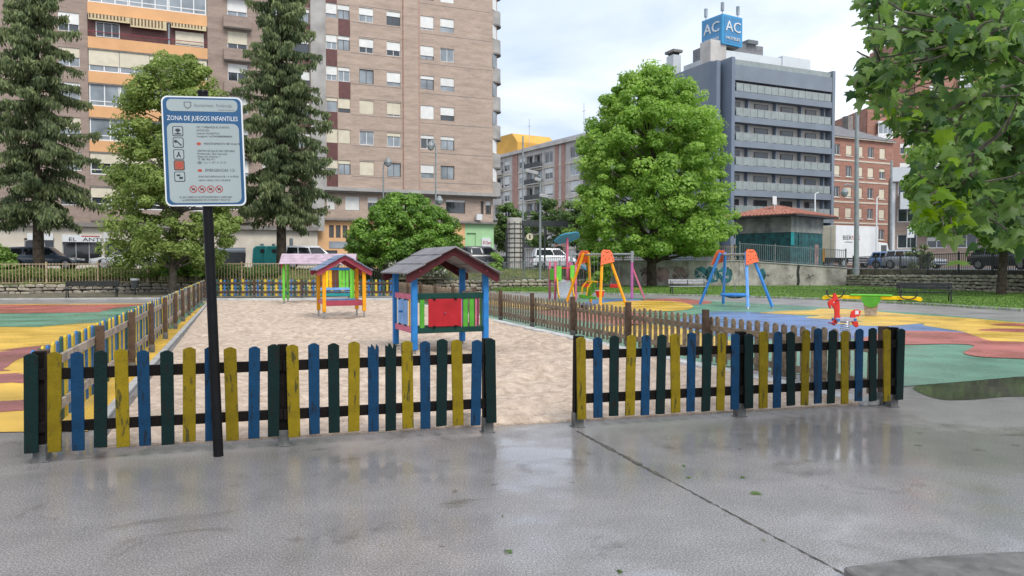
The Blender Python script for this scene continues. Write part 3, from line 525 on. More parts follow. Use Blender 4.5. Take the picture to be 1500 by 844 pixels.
rp = slat(th, .25, .88, -.055, -.032, .535, 1.04, 'play_red', 'front_panel', .01)
for x in (.36, .77):
    for z in (.53, 1.03): m = MB(); m.box(x-.022, x+.022, -.066, -.03, z-.012, z+.024); m.build('panel_clip', 'black_paint', rp)
m = MB(); m.tube([(.565, -.075, .785), (.565, -.05, .785)], .022, 10); m.build('knob', 'play_crimson', rp)
for x0, x1, c in ((.10, .19, 'play_green'), (.885, .915, 'play_pink'), (.935, 1.025, 'play_green'), (1.06, 1.15, 'play_green'), (1.175, 1.205, 'play_pink')): slat(th, x0, x1, -.012, .012, .5, 1.06, c)
for z0, z1 in ((1.03, 1.13), (.42, .53)): slat(th, -.03, .03, .055, dd-.055, z0, z1, 'play_pink', 'side_rail')
bp_ = slat(th, -.045, -.02, .34, .92, .55, 1.02, 'play_light_blue', 'side_panel', .01)
for y in (.44, .82):
    for z in (.545, 1.015): m = MB(); m.box(-.056, -.018, y-.022, y+.022, z-.012, z+.02); m.build('panel_clip', 'black_paint', bp_)
m = MB(); m.tube([(-.11, .63, .79), (-.03, .63, .79)], .02, 8); m.build('knob', 'play_blue', bp_)
for y0 in (.13, .24, .95, 1.05): slat(th, -.012, .012, y0, y0+.07, .5, 1.06, 'play_yellow' if y0 in (.24, .95) else 'play_white')
for z0, z1 in ((1.05, 1.14), (.42, .52)): slat(th, w-.03, w+.03, .055, dd-.055, z0, z1, 'wood_grey', 'side_rail')
for k in range(5): slat(th, w-.012, w+.012, .14+k*.2, .25+k*.2, .5, 1.07, ('play_green', 'play_pink')[k % 2])
slat(th, .05, w-.05, dd-.4, dd-.1, .44, .475, 'play_dark_green', 'bench_seat')
p = G(475, 469.5); th = thing('playhouse', 'small yellow-posted playhouse with crimson gable boards and bench', 'playhouse', (p.x, p.y, 0), R(22)); w, dd = 1.2, 1.2
post_set(th, [(0, 0), (w, 0), (0, dd), (w, dd)], 1.56, 'play_orange', .105, .25); gable_roof(th, -.24, w+.24, -.22, dd+.22, 1.47, 1.95, 'roof_blue', 'play_crimson')
slat(th, .05, w-.05, .03, .3, .55, .585, 'play_crimson', 'bench_seat'); slat(th, .05, w-.05, -.02, .02, .43, .56, 'play_crimson', 'bench_apron')
for x in (0, w): slat(th, x-.02, x+.02, .05, dd-.05, .48, .58, 'play_pink', 'side_rail')
slat(th, .05, w-.05, dd-.03, dd+.01, .5, .6, 'play_light_blue', 'back_rail')
p = G(416, 447); th = thing('playhouse', 'long green-posted playhouse under a lilac roof with red end board', 'playhouse', (p.x, p.y, 0), R(8)); w, dd = 2.75, 1.1
post_set(th, [(0, 0), (w, 0), (0, dd), (w, dd), (1.32, dd)], 1.72, 'play_lime', .1, .2)
rt = bpy.data.objects.new('roof', None); COL.objects.link(rt); rt.parent = th; rt.location = (w/2, dd/2, 0); rt.rotation_euler = (0, 0, math.pi/2); gable_roof(rt, -.8, .8, -w/2-.2, w/2+.15, 1.68, 2.12, 'roof_lilac', 'play_red', 4)
for x0, c in ((1.42, 'play_brown'), (1.57, 'play_yellow'), (1.70, 'play_lemon'), (1.84, 'play_yellow'), (1.97, 'play_brown'), (2.11, 'play_brown'), (2.25, 'play_lime'), (2.39, 'play_lime'), (2.53, 'play_lime')): slat(th, x0, x0+.115, -.01, .02, .62, 1.5, c)
for z0, z1, c in ((1.46, 1.56, 'play_blue'), (.62, .72, 'play_light_blue'), (.36, .48, 'play_teal')): slat(th, 1.37, w-.05, -.04, -.012, z0, z1, c, 'front_rail')
slat(th, 1.37, w-.05, .6, 1.0, .5, .535, 'play_light_blue', 'bench_seat')
for k in range(5): slat(th, 1.31, 1.335, .08+k*.2, .22+k*.2, .5, 1.5, ('play_dark_green', 'play_brown', 'play_yellow')[k % 3])
for z in (.42, 1.45): slat(th, 1.295, 1.345, .05, dd-.05, z, z+.1, 'play_teal', 'side_rail')
slat(th, -.02, .02, .05, dd-.05, .42, .5, 'play_teal', 'side_rail')
# ================================================================ SWINGS
def swing(label, origin, rz, legcol, seats, plate_c='play_salmon', half=1.5, splay=.7, hw=.58, top=2.16, leg2=None):
    t = thing('swing_set', label, 'swing', (origin[0], origin[1], 0), rz)
    m = MB(); m.tube([(-half+splay-.12, 0, top-.07), (half-splay+.12, 0, top-.07)], .045, 10); m.build('beam', 'galvanised', t, smooth=True)
    for s in (-1, 1):
        ax = s*(half-splay)
        for q in (-1, 1):
            m = MB(); m.tube([(s*half, q*hw, .06), (ax, q*.12, top)], .062, 6); lg = m.build('leg', (leg2 if (leg2 and s < 0 and q > 0) else legcol), t)
            m = MB(); d = Vector((ax-s*half, -q*(hw-.05), top-.06)).normalized(); f = Vector((s*half, q*hw, .06)); m.tube([f-d*.08, f+d*.03], .045, 8); m.box(s*half-.07, s*half+.07, q*hw-.07, q*hw+.07, .008, .022); m.build('metal_foot', 'galvanised', lg)
        poly = [(-.15, top+.11), (.14, top+.12), (.23, top+.04), (.36, top-.50), (-.29, top-.36), (-.24, top+.0)]
        k = s*.155; m = MB(); m.prism(poly, (ax+s*.03, 0, 0), (0, 1, 0), (s*.33*.0, 0, 1), (s*.03, 0, 0))
        for i, v in enumerate(m.v): m.v[i] = (v[0]+s*(top+.1-v[2])*(splay/top)*1.0+s*.06, v[1], v[2])
        pl = m.build('end_plate', plate_c, t, bevel=.008)
        for by, bz in ((-.09, .03), (-.03, .01), (.03, .01), (.09, .03), (-.18, -.12), (.17, -.12), (-.2, -.26), (.24, -.36), (-.06, -.24), (.1, -.28)):
            xx = ax+s*.122+s*(.1-bz)*(splay/top)+s*.0; m = MB(); m.tube([(xx-.01*s, by, top+bz), (xx+.012*s, by, top+bz)], .017, 8); m.build('bolt', 'black_paint', pl)
    for x, kind in seats:
        if kind == 'nest':
            st = bpy.data.objects.new('nest_seat', None); COL.objects.link(st); st.parent = t; st.location = (x, 0, .48); n = 28; m = MB()
            ring = [(.52*math.cos(2*math.pi*i/n), .52*math.sin(2*math.pi*i/n), 0) for i in range(n+1)]; m.tube(ring, .055, 8); m.build('ring', 'swing_blue', st, smooth=True); m = MB()
            for i in range(-4, 5):
                v = i*.11; e = math.sqrt(max(.01, .52**2-v*v)); f = lambda a, b: (a, b, -.14*(1-(a*a+b*b)/.27))
                m.tube([f(v, -e+2*e*j/8) for j in range(9)], .010, 4, False); m.tube([f(-e+2*e*j/8, v) for j in range(9)], .010, 4, False)
            m.build('net', 'black_paint', st)
            for a in (45, 135, 225, 315): m = MB(); m.tube([(.52*math.cos(R(a)), .52*math.sin(R(a)), .02), (.62*math.cos(R(a))*.9, 0, top-.13-.48)], .010, 5); m.build('rope', 'chain', st)
        else:
            zc = .55; st = bpy.data.objects.new('swing_seat', None); COL.objects.link(st); st.parent = t; st.location = (x, 0, zc)
            for s in (-.2, .2): m = MB(); m.tube([(s, 0, .02), (s, 0, top-.12-zc)], .009, 5); m.build('chain', 'chain', st)
            m = MB()
            if kind == 'flat':
                for k in range(3): m.box(-.24+k*.163, -.24+k*.163+.15, -.09, .09, -.06, .09)
                m.build('seat', 'play_scarlet', st, bevel=.012)
            elif kind == 'bucket':
                m.lathe([(.02, -.2), (.12, -.18), (.17, -.05), (.18, .08), (.165, .08), (.15, -.05), (.1, -.16)], 14); m.build('seat', 'play_scarlet', st, smooth=True); m = MB(); m.lathe([(.165, .07), (.19, .075), (.19, .1), (.165, .1)], 14); m.build('rim', 'play_white', st)
            else:                                        # reclining full-body seat with ribbed green shell and yellow bar
                for k in range(9): z = .42-k*.075; m.box(-.24+k*.02, .20, -.12-.05+k*.03, -.12+.06+k*.03, z-.032, z+.032)
                m.box(-.22, .24, -.1, .42, -.26, -.18); m.box(-.2, .22, .34, .5, -.24, -.1); m.build('seat_shell', 'play_green', st, bevel=.015)
                m = MB()
                for s in (-.24, .22): m.tube([(s, -.15, .42), (s*1.05, .12, .44), (s*1.05, .32, .2), (s, .36, -.14)], .032, 7)
                m.tube([(-.25, .12, .44), (.23, .12, .44)], .03, 7); m.build('safety_bar', 'play_yellow', st, smooth=True)
    return t
swing('blue swing set with a round net nest seat and salmon end plate', (8.9, 30.5), R(112), 'swing_blue', [(0, 'nest')], leg2='swing_lit_blue', half=1.5)  # front left leg paler: light falling on it put into its colour
swing('orange-legged swing set with a green ribbed full-body seat and salmon end plate', (3.42, 31.4), R(111), 'play_orange', [(-.42, 'bucket'), (.3, 'recline')], half=1.55)
t = thing('swing_set', 'pink-posted swing with grey beam and red flat seats', 'swing', (4.4, 37.8, 0), R(-29.7)); hl = 1.62
m = MB(); m.tube([(-hl-.1, 0, 2.2), (hl+.1, 0, 2.2)], .05, 10); m.build('beam', 'galvanised', t, smooth=True)
for s in (-1, 1):
    m = MB(); m.box(s*hl-.05, s*hl+.05, -.05, .05, .05, 2.05); m.build('post', 'play_purple', t, bevel=.01); m = MB(); m.beam((s*(hl+.55), .25, .05), (s*hl, .06, 1.55), .08, .08); m.build('brace', 'play_pink', t, bevel=.008)
    m = MB(); m.box(s*hl-.065, s*hl+.065, -.065, .065, 1.8, 2.34); m.build('post_cap', 'galvanised', t, bevel=.02); m = MB(); m.tube([(s*hl, 0, .5), (s*(hl+.38), .17, .52)], .012, 6); m.build('tie', 'play_salmon', t)
for x in (-.75, .75):
    st = bpy.data.objects.new('swing_seat', None); COL.objects.link(st); st.parent = t; st.location = (x, 0, .62); m = MB()
    for k in range(3): m.box(-.24+k*.163, -.24+k*.163+.15, -.09, .09, -.06, .12)
    m.build('seat', 'play_scarlet', st, bevel=.012)
    for s in (-.2, .2): m = MB(); m.tube([(s, 0, .1), (s, 0, 1.55)], .010, 5); m.build('chain', 'chain', st)
# slide tower
t = thing('slide_tower', 'pink-posted slide tower with cloud-shaped blue canopy and metal slide', 'slide', (2.42, 36.6, 0), R(12)); q = .5
for x, y, h in ((-q, -q, 1.85), (q, -q, 1.75), (-q, q, 1.85), (.26, .1, 3.0), (q, q, 1.8)):
    m = MB(); m.box(x-.05, x+.05, y-.05, y+.05, .0, h); m.build('post', 'play_pink', t, bevel=.012)
slat(t, -q, q, -q, q, .9, .95, 'play_brown', 'platform'); an = np.linspace(0, 2*math.pi, 33)[:-1]
m = MB(); m.prism([(.62*math.cos(a)*(1+.07*math.sin(5*a)), .5*math.sin(a)*(1+.07*math.cos(6*a))) for a in an], (.26, .1, 2.95), (1, 0, .16), (0, .9, -.45), (0, 0, .05)); m.build('canopy', 'play_sky', t)
slat(t, -q+.06, -q+.30, -q-.03, -q+.01, .95, 1.62, 'play_lime', 'side_panel'); slat(t, q-.27, q-.06, -q-.03, -q+.01, .95, 1.66, 'play_lime', 'side_panel'); slat(t, q-.02, q+.02, -q+.06, q-.06, .95, 1.5, 'play_scarlet', 'side_panel'); slat(t, -q-.02, -q+.02, -q+.06, q-.06, .95, 1.5, 'play_lime', 'side_panel')
m = MB(); m.tube([(-q, -q, 1.52), (q, -q, 1.52)], .025, 8); m.build('grab_bar', 'play_scarlet', t); m = MB(); m.beam((.5, -.6, 1.9), (1.0, -.5, 1.45), .12, .05); m.build('roof_tie', 'play_sky', t)
for x in (-.1, .06): m = MB(); m.tube([(x, q, .9), (x, q, 1.6)], .02, 6); m.build('bar', 'steel', t)
pts = [(-.08, -q, .95), (-.12, -q-.3, .88), (-.34, -q-1.3, .24), (-.4, -q-1.65, .17)]; m = MB()
for (a0, b0) in zip(pts, pts[1:]):
    a_, b_ = Vector(a0), Vector(b0); m.add([a_+Vector((-.34, 0, 0)), a_+Vector((.34, 0, 0)), b_+Vector((.34, 0, 0)), b_+Vector((-.34, 0, 0))], [(0, 1, 2, 3)])
m.build('slide_bed', 'steel', t, fix=False)
for s in (-.36, .36):
    m = MB()
    for (a0, b0) in zip(pts, pts[1:]): m.beam(Vector(a0)+Vector((s, 0, .05)), Vector(b0)+Vector((s, 0, .05)), .04, .16)
    m.build('slide_side', 'play_yellow', t)
# seesaw and spring horse
p = G(1275.5, 463.5); t = thing('seesaw', 'yellow seesaw with green centre plate and looped black handles', 'seesaw', (p.x, p.y, .012), R(-26)); Lh = 1.42
m = MB(); m.prism([(-Lh, .50), (-Lh-.06, .56), (-Lh, .64), (-1.2, .655), (1.2, .655), (Lh, .64), (Lh+.06, .56), (Lh, .50), (1.25, .545), (-1.25, .545)], (0, -.09, 0), (1, 0, 0), (0, 0, 1), (0, .18, 0)); m.build('plank', 'play_lemon', t, bevel=.012)
m = MB(); m.box(-.62, .62, -.14, .14, .655, .70); m.build('cover_plate', 'play_lime', t, bevel=.012); an = np.linspace(math.pi, 2*math.pi, 14)
m = MB(); m.prism([(.29*math.cos(a), .64+.36*math.sin(a)) for a in an], (0, -.16, 0), (1, 0, 0), (0, 0, 1), (0, .035, 0)); m.prism([(.29*math.cos(a), .64+.36*math.sin(a)) for a in an], (0, .125, 0), (1, 0, 0), (0, 0, 1), (0, .035, 0)); m.build('bearing_plate', 'play_green', t)
m = MB(); m.prism([(-.17, 0), (.17, 0), (.24, .6), (-.24, .6)], (0, -.12, 0), (1, 0, 0), (0, 0, 1), (0, .24, 0)); m.build('pedestal', 'wood_grey', t, bevel=.01)
for s in (-1, 1):
    for y in (-.13, .13):
        m = MB(); m.tube([(s*(Lh-.35)+.26*math.cos(a)*s*-1, y, .76+.2*math.sin(a)) for a in np.linspace(math.pi*.9, 2.1*math.pi, 12)], .02, 7); m.build('handle', 'bench_black', t, smooth=True)
p = G(1238, 491); t = thing('spring_rider', 'red horse-shaped spring rider on a coil behind the fence', 'spring rider', (p.x, p.y, .012), R(8)); K = .002
cv = lambda pts: [((x-405)*K, (590-y)*K) for x, y in pts]
front = cv([(250, 98), (275, 100), (300, 150), (322, 190), (330, 260), (328, 350), (345, 400), (300, 450), (262, 482), (240, 470), (225, 455), (262, 415), (268, 350), (262, 285), (240, 262), (228, 238), (212, 236), (222, 262), (212, 282), (190, 262), (178, 215), (190, 185), (235, 165)])
rear = cv([(470, 350), (480, 320), (510, 298), (560, 292), (598, 312), (590, 345), (570, 378), (540, 372), (525, 400), (560, 440), (572, 480), (560, 505), (535, 506), (500, 470), (465, 415)])
for nme, poly in (('front_body', front), ('rear_body', rear)): m = MB(); m.prism(poly, (0, -.02, 0), (1, 0, 0), (0, 0, 1), (0, .04, 0)); m.build(nme, 'play_scarlet', t, bevel=.006)
m = MB(); m.box(*[v for v in (cv([(270, 0)])[0][0], cv([(500, 0)])[0][0])], -.11, .11, .36, .40); m.build('seat', 'play_light_blue', t, bevel=.012)
for y in (-.12, .10):
    m = MB(); x0, x1 = cv([(262, 0)])[0][0], cv([(515, 0)])[0][0]; m.box(x0, x1, y, y+.02, .32, .40); sp_ = m.build('side_plate', 'steel', t, bevel=.006)
    for x in (x0+.04, x1-.04): m = MB(); m.tube([(x, y-.02, .36), (x, y+.04, .36)], .03, 10); m.build('bolt_cap', 'play_blue', sp_)
for nme, (cx, cy) in (('handle', (280, 182)), ('footrest', (235, 452))): x, z = cv([(cx, cy)])[0]; m = MB(); m.tube([(x, -.16, z), (x, .16, z)], .016, 8); m.build(nme, 'play_crimson', t)
x, z = cv([(545, 328)])[0]; slat(t, x-.045, x+.045, -.024, -.0205, z-.045, z+.045, 'sign_white', 'notice', 0)
x, z = cv([(250, 205)])[0]; m = MB(); m.tube([(x, -.026, z), (x, .026, z)], .014, 10); m.build('eye', 'sign_white', t)
m = MB(); m.tube([(.105*math.cos(a), .105*math.sin(a), .02+.30*a/(2*math.pi*6)) for a in np.linspace(0, 2*math.pi*6, 100)], .012, 6); m.build('spring', 'steel', t, smooth=True); m = MB(); m.box(-.16, .16, -.16, .16, 0, .012); m.build('base_plate', 'galvanised', t)
# ================================================================ BENCHES AND BIN
pmat('pale_slats', (.38, .38, .38), .35, .15, 5)
def bench(label, loc, rz, L_=1.75, arms=True, bm_='bench_black'):
    t = thing('bench', label, 'bench', loc, rz, None); hl = L_/2
    for k, (y, z) in enumerate(((-.20, .44), (-.06, .43), (.08, .43))): slat(t, -hl, hl, y-.055, y+.055, z-.02, z+.02, bm_, 'seat_slat')
    for k in range(2): m = MB(); m.box(-hl, hl, .17+k*.03, .205+k*.03, .58+k*.13, .695+k*.13); m.build('back_slat', bm_, t, bevel=.006)
    for s in (-hl+.12, 0, hl-.12):
        if s == 0: m = MB(); m.beam((0, .14, .42), (0, .2, .78), .04, .03); m.build('back_brace', 'bench_black', t); continue
        m = MB(); m.beam((s, -.24, 0), (s, -.2, .42), .05, .06); m.build('leg', 'bench_black', t); m = MB(); m.tube([(s, .26, 0), (s, .13, .42), (s, .19, .6), (s, .235, .84)], .028, 6); m.build('leg', 'bench_black', t); m = MB(); m.beam((s, -.25, .40), (s, .14, .40), .04, .04); m.build('seat_bearer', 'bench_black', t)
        if arms: m = MB(); m.tube([(s, -.2, .42), (s, -.26, .56), (s, -.2, .64), (s, .02, .63), (s, .2, .66)], .02, 6); m.build('armrest', 'bench_black', t)
    return t
bench('black bench in front of the low stone wall beside the litter bin', G(135, 437)*1.0+Vector((0, 0, .03)), R(18), 2.45)
bench('black bench behind the sandbox corner, partly behind the sign pole', G(312, 436)+Vector((0, .6, .03)), R(18), 2.1)
bench('pale wet bench below the graffiti wall', G(1010, 433.5)+Vector((0, .3, .07)), R(3), 2.1, bm_='pale_slats')
bench('black bench with armrests on the lawn beyond the seesaw', G(1361, 446)+Vector((0, .35, .07)), R(-18), 2.15)
p = G(198, 434); t = thing('litter_bin', 'small grey litter bin with white liner on a post', 'litter bin', (p.x, p.y, .05)); m = MB(); m.tube([(0, 0, 0), (0, 0, .5)], .035, 8); m.build('post', 'bench_black', t)
m = MB(); m.lathe([(.0, .38), (.17, .38), (.21, .85), (.19, .85), (.17, .5)], 16); m.build('bucket', 'bin_grey', t, smooth=True); m = MB(); m.lathe([(.19, .80), (.225, .80), (.235, .88), (.2, .91), (.17, .88)], 16); m.build('liner', 'sign_white', t, smooth=True)
# ================================================================ BUILDINGS
def facade(par, x0, x1, z0, z1, holes, mat, y=0.0, rev=.22, name='wall'):
    """flat wall with real openings; holes: (x0, x1, z0, z1)"""
    xs = sorted(set([x0, x1]+[v for h in holes for v in h[:2] if x0 < v < x1])); zs = sorted(set([z0, z1]+[v for h in holes for v in h[2:] if z0 < v < z1])); m = MB(); idx = {}
    def vid(x, z):
        if (x, z) not in idx: idx[(x, z)] = len(m.v); m.v.append((x, y, z))
        return idx[(x, z)]
    for xa, xb in zip(xs, xs[1:]):
        for za, zb in zip(zs, zs[1:]):
            cx, cz = (xa+xb)/2, (za+zb)/2
            if any(h[0] < cx < h[1] and h[2] < cz < h[3] for h in holes): continue
            m.f.append((vid(xa, za), vid(xb, za), vid(xb, zb), vid(xa, zb))); m.m.append(0)
    for a, b, c, d in holes: m.add([(a, y, c), (b, y, c), (b, y, d), (a, y, d), (a, y+rev, c), (b, y+rev, c), (b, y+rev, d), (a, y+rev, d)], [(0, 4, 5, 1), (1, 5, 6, 2), (2, 6, 7, 3), (3, 7, 4, 0)])
    return m.build(name, mat, par, fix=False)
def window(par, x0, x1, z0, z1, y=.12, frame='frame_white', glass='window_glass', sh=None, shm='shutter_white', n=2, transom=None, fw=.06, curtain=False):
    m = MB(); m.box(x0, x0+fw, y, y+.06, z0, z1); m.box(x1-fw, x1, y, y+.06, z0, z1); m.box(x0+fw, x1-fw, y+.002, y+.058, z0, z0+fw); m.box(x0+fw, x1-fw, y+.002, y+.058, z1-fw, z1)
    for k in range(1, n): x = x0+(x1-x0)*k/n; m.box(x-fw*.45, x+fw*.45, y+.004, y+.056, z0+fw, z1-fw)
    if transom: z = z0+(z1-z0)*transom; m.box(x0+fw, x1-fw, y+.006, y+.054, z-fw*.4, z+fw*.4)
    w = m.build('window', frame, par, fix=False); m = MB(); m.box(x0+fw*.5, x1-fw*.5, y+.025, y+.035, z0+fw*.5, z1-fw*.5); m.build('pane', glass, w, fix=False)
    if curtain: m = MB(); m.box(x0+fw, x1-fw, y+.07, y+.08, z0+fw, z1-fw); m.build('curtain', 'curtain', w, fix=False)
    if sh: m = MB(); m.box(x0+.01, x1-.01, y-.05, y-.004, z1-(z1-z0)*sh, z1-.004); m.build('shutter', shm, w, fix=False)
    return w
def bx(par, name, mat, *b): m = MB(); m.box(*b); return m.build(name, mat, par, fix=False)
FO = Vector((-41.5, 62)); FA = math.atan2(.399, .917)
def fs(px): tx = (px-750)/F; return (tx*62+41.5)/(.917-.399*tx)
def fz(px, py): s = fs(px); return at(px, py, 62+.399*s).z
rng = random.Random(11)
def rsh(): return rng.choice([None, .25, .35, .5, .7, .85, .97, .6])
# ---- brick block with the orange balcony fronts
bA = thing('apartment_block', 'brown brick apartment block with orange balcony fronts and ground floor shops', 'building', (FO.x, FO.y, 0), FA); XE = fs(466); holes = []; wins = []
J = [(6.44+2.88*k) for k in range(11)]; TOP = J[-1]+3; bx0, bx1 = fs(134), fs(308)
for k, z in enumerate(J):
    for xa, xb in ((-8.5, -6.9), (-3.6, -2.0), (fs(91), fs(122)), (fs(337), fs(366)), (20.4, 21.9)):
        holes.append((xa, xb, z+.25, z+1.8)); wins.append((xa, xb, z+.25, z+1.8, rsh(), 'frame_white'))
    xa, xb = fs(432), fs(456); holes.append((xa, xb, z+.4, z+1.75)); wins.append((xa, xb, z+.4, z+1.75, rsh(), 'frame_dark'))
    holes.append((bx0, bx1, z, z+1.93))
facade(bA, -16, XE, 4.9, TOP, holes, 'block_brick')
for xa, xb, za, zb, sh, fr in wins: window(bA, xa, xb, za, zb, frame=fr, sh=sh, glass=rng.choice(['window_glass', 'pale_glass']), shm=rng.choice(['shutter_white', 'shutter_white', 'shutter_cream']))
bx(bA, 'building_core', 'block_brick', -16, XE-.05, .32, 14, SZ-.1, TOP-.02); bx(bA, 'roof', 'dark_slab', -16.3, XE+.1, -.4, 14.3, TOP, TOP+.4)
for k, z in enumerate(J):
    lowf = k < 2; om = 'orange_render' if k >= 2 else 'block_brick'
    bx(bA, 'balcony_front', om, bx0+.02, bx1-.02, -.10, .02, z-.95, z-.004); bx(bA, 'balcony_slab', 'dark_slab', bx0+.02, bx1-.02, -.08, .2, z-1.06, z-.955)
    bx(bA, 'recess_wall', 'maroon_panel' if k == 5 else 'pale_render', bx0-.1, bx1+.1, .24, .31, z-.1, z+2)
    if k == 5:                                            # open balcony with striped awnings
        w = window(bA, bx0+.6, bx0+2.4, z+.1, z+1.35, .16, 'frame_white', n=3); window(bA, bx1-2.6, bx1-.3, z+.1, z+1.3, .16, 'frame_white', sh=.9, shm='shutter_cream')
        m = MB(); m.tube([(bx0, -.06, z+.45), (bx1, -.06, z+.45)], .03, 6); m.build('handrail', 'play_crimson', bA); bx(bA, 'downpipe', 'pale_glass', bx0+6.15, bx0+6.3, -.02, .1, z, z+1.9)
        for xa, xb, dz in ((bx0+.1, bx0+3.2, .5), (bx0+3.25, bx0+6.05, .75), (bx0+6.4, bx1-.1, .42)):
            aw = bx(bA, 'awning', 'awning_cream', xa, xb, -.33, -.29, z+1.85-dz, z+1.84); m = MB(); ns = int((xb-xa)/.26)
            for i in range(ns): x = xa+.05+i*.26; m.box(x, x+.12, -.336, -.286, z+1.86-dz+.12, z+1.842)
            m.build('stripes', 'awning_brown', aw); m = MB(); m.add([(xa, -.29, z+1.84), (xb, -.29, z+1.84), (xb, .2, z+1.9), (xa, .2, z+1.9)], [(0, 1, 2, 3)]); m.build('awning_top', 'awning_cream', aw, fix=False)
    else:
        npan = 4 if k in (3, 4) else 3
        for i in range(npan):
            xa, xb = bx0+.05+(bx1-bx0-.1)*i/npan, bx0+.05+(bx1-bx0-.1)*(i+1)/npan-.03
            window(bA, xa, xb, z+.02, z+1.9, .05, 'frame_white', 'pale_glass' if k not in (0, 1) else 'window_glass', sh=(.72 if i < 3 else .4) if k == 4 else (rng.choice([None, .5]) if k < 2 else None), shm='shutter_cream', n=3 if k >= 6 else 2, transom=.22 if k != 4 else .3, fw=.09)
    xa, xb = fs(331), fs(372); bx(bA, 'brick_balcony', 'block_brick', xa, xb, -.55, -.002, z-.85, z+.15); bx(bA, 'balcony_slab', 'dark_slab', xa+.04, xb-.04, -.5, -.004, z-.93, z-.855)
    bx(bA, 'wall_panel', 'maroon_panel', fs(440), fs(457), -.03, -.002, z-.95, z+.36)
bx(bA, 'concrete_pier', 'grey_concrete', fs(457), XE+.6, -.25, -.003, 4.9, TOP)
facade(bA, -16, XE, SZ, 4.88, [(-6, -2.2, SZ+.1, 4.0), (fs(36), fs(80), SZ+.3, 3.9), (fs(92), fs(150), SZ+.3, 3.75), (fs(154), fs(172), SZ, 3.9), (fs(200), fs(300), SZ+.4, 3.8)], 'cream', y=.12, name='shop_front')
for a_, b_ in ((-6, -2.2), (fs(36), fs(80)), (fs(92), fs(150)), (fs(200), fs(300))): window(bA, a_, b_, SZ+.35, 3.72, .22, 'frame_alu', 'shop_glass', n=3)
bx(bA, 'shop_door', 'shop_glass', fs(155), fs(171.5), .25, .3, SZ, 3.88); bx(bA, 'cornice', 'dark_slab', -16, XE, -.35, .1, 4.9, 5.25)
sb = bx(bA, 'shop_sign', 'sign_white', fs(92), fs(150), -.02, .1, 3.62, 4.22)
for s_, px_ in (('EL', 101), ('ANTIO', 122)): me = textmesh(s_, .42, .01); link('lettering', me, 'ink', sb, (fs(px_), -.035, 3.7), (math.pi/2, 0, 0), (1.5, 1, 1))
bx(sb, 'sign_stripe', 'ink_red', fs(120), fs(147), -.026, -.021, 4.06, 4.16)
sb = bx(bA, 'shop_sign', 'sign_white', fs(41), fs(79), -.02, .1, 3.75, 4.3)
# ---- brick tower
X0, X1 = XE+.1, fs(721); bC = thing('apartment_tower', 'pinkish brick apartment tower with white shutters and rounded concrete corner balconies', 'building', (FO.x, FO.y, 0), FA); holes = []; wins = []
T = [11.66+2.93*k for k in range(8)]; TOPC = T[-1]+2.6
for k, t in enumerate(T):
    sm = rng.choice(['shutter_white', 'shutter_white', 'shutter_cream'])
    for j, (p0, p1) in enumerate(((480, 496), (497, 514.5), (528, 549), (568, 588), (617, 636.5), (646, 666))):
        hgt = 1.35 if j else 1.35; q = (fs(p0), fs(p1), t-hgt, t); holes.append(q); wins.append(q+(rsh(), sm if j < 4 else 'shutter_white'))
facade(bC, X0+.6, X1, 9.1, TOPC, holes, 'tower_brick')
for xa, xb, za, zb, sh, sm in wins: window(bC, xa, xb, za, zb, frame=rng.choice(['frame_alu', 'frame_dark', 'frame_white']), glass=rng.choice(['pale_glass', 'pale_glass', 'window_glass']), sh=sh, shm=sm, n=2)
for k, t in enumerate(T):
    a_, b_ = ((480, 496), (498, 515))[k % 2] if k != 1 else (480, 496); bx(bC, 'wall_panel', 'maroon_panel', fs(a_), fs(b_), -.03, -.003, t-2.9, t-1.36)
    m = MB(); m.box(fs(528), fs(589), -.012, -.002, t+.1, t+.14); m.box(fs(516), fs(589), -.012, -.002, t-1.5, t-1.46); m.box(fs(617), X1, -.012, -.002, t-1.75, t-1.71); m.build('brick_ledge', 'dark_slab', bC, fix=False)
bx(bC, 'pilaster', 'tower_brick', fs(592), fs(614), -.14, -.003, 9.1, TOPC); bx(bC, 'concrete_pier', 'grey_concrete', X0, fs(479), -.22, .3, 9.1, TOPC)
for x in (fs(592), fs(614)): m = MB(); m.tube([(x, -.1, 9.1), (x, -.1, TOPC)], .06, 6); m.build('drainpipe', 'pink_brick', bC)
bx(bC, 'building_core', 'tower_brick', X0+.1, X1-.1, .32, 16, 9.0, TOPC-.02); bx(bC, 'roof', 'dark_slab', X0-.2, X1+1, -.4, 16, TOPC, TOPC+.5)
# splayed corner with rounded balconies
m = MB(); m.prism([(X1, 0), (X1+.75, .45), (X1+1.0, 2.0), (X1+1.0, 15), (X1-.5, 15), (X1-.5, .33)], (0, 0, 9.1), (1, 0, 0), (0, 1, 0), (0, 0, TOPC-9.12)); m.build('corner_wall', 'tower_brick', bC)
for k, t in enumerate(T):
    cw = MB(); cw.prism([(X1+.05, -.03), (X1+.6, .30), (X1+.6, .5), (X1+.05, .2)], (0, 0, t-1.35), (1, 0, 0), (0, 1, 0), (0, 0, 1.35)); cw.build('corner_window', rng.choice(['shutter_white', 'pale_glass', 'shutter_white']), bC)
    an = np.linspace(-math.pi*.62, math.pi*.45, 12); po = [(X1+.42+.85*math.cos(a), 1.0+.95*math.sin(a)) for a in an]+[(X1+.3, 1.5)]; m = MB(); m.prism(po, (0, 0, t-2.75), (1, 0, 0), (0, 1, 0), (0, 0, 1.35)); m.build('rounded_balcony', 'grey_concrete', bC)
    m = MB(); m.prism([(X1+.42+.9*math.cos(a), 1.0+1.0*math.sin(a)) for a in an]+[(X1+.3, 1.5)], (0, 0, t+.02), (1, 0, 0), (0, 1, 0), (0, 0, .16)); m.build('balcony_canopy', 'dark_slab', bC)
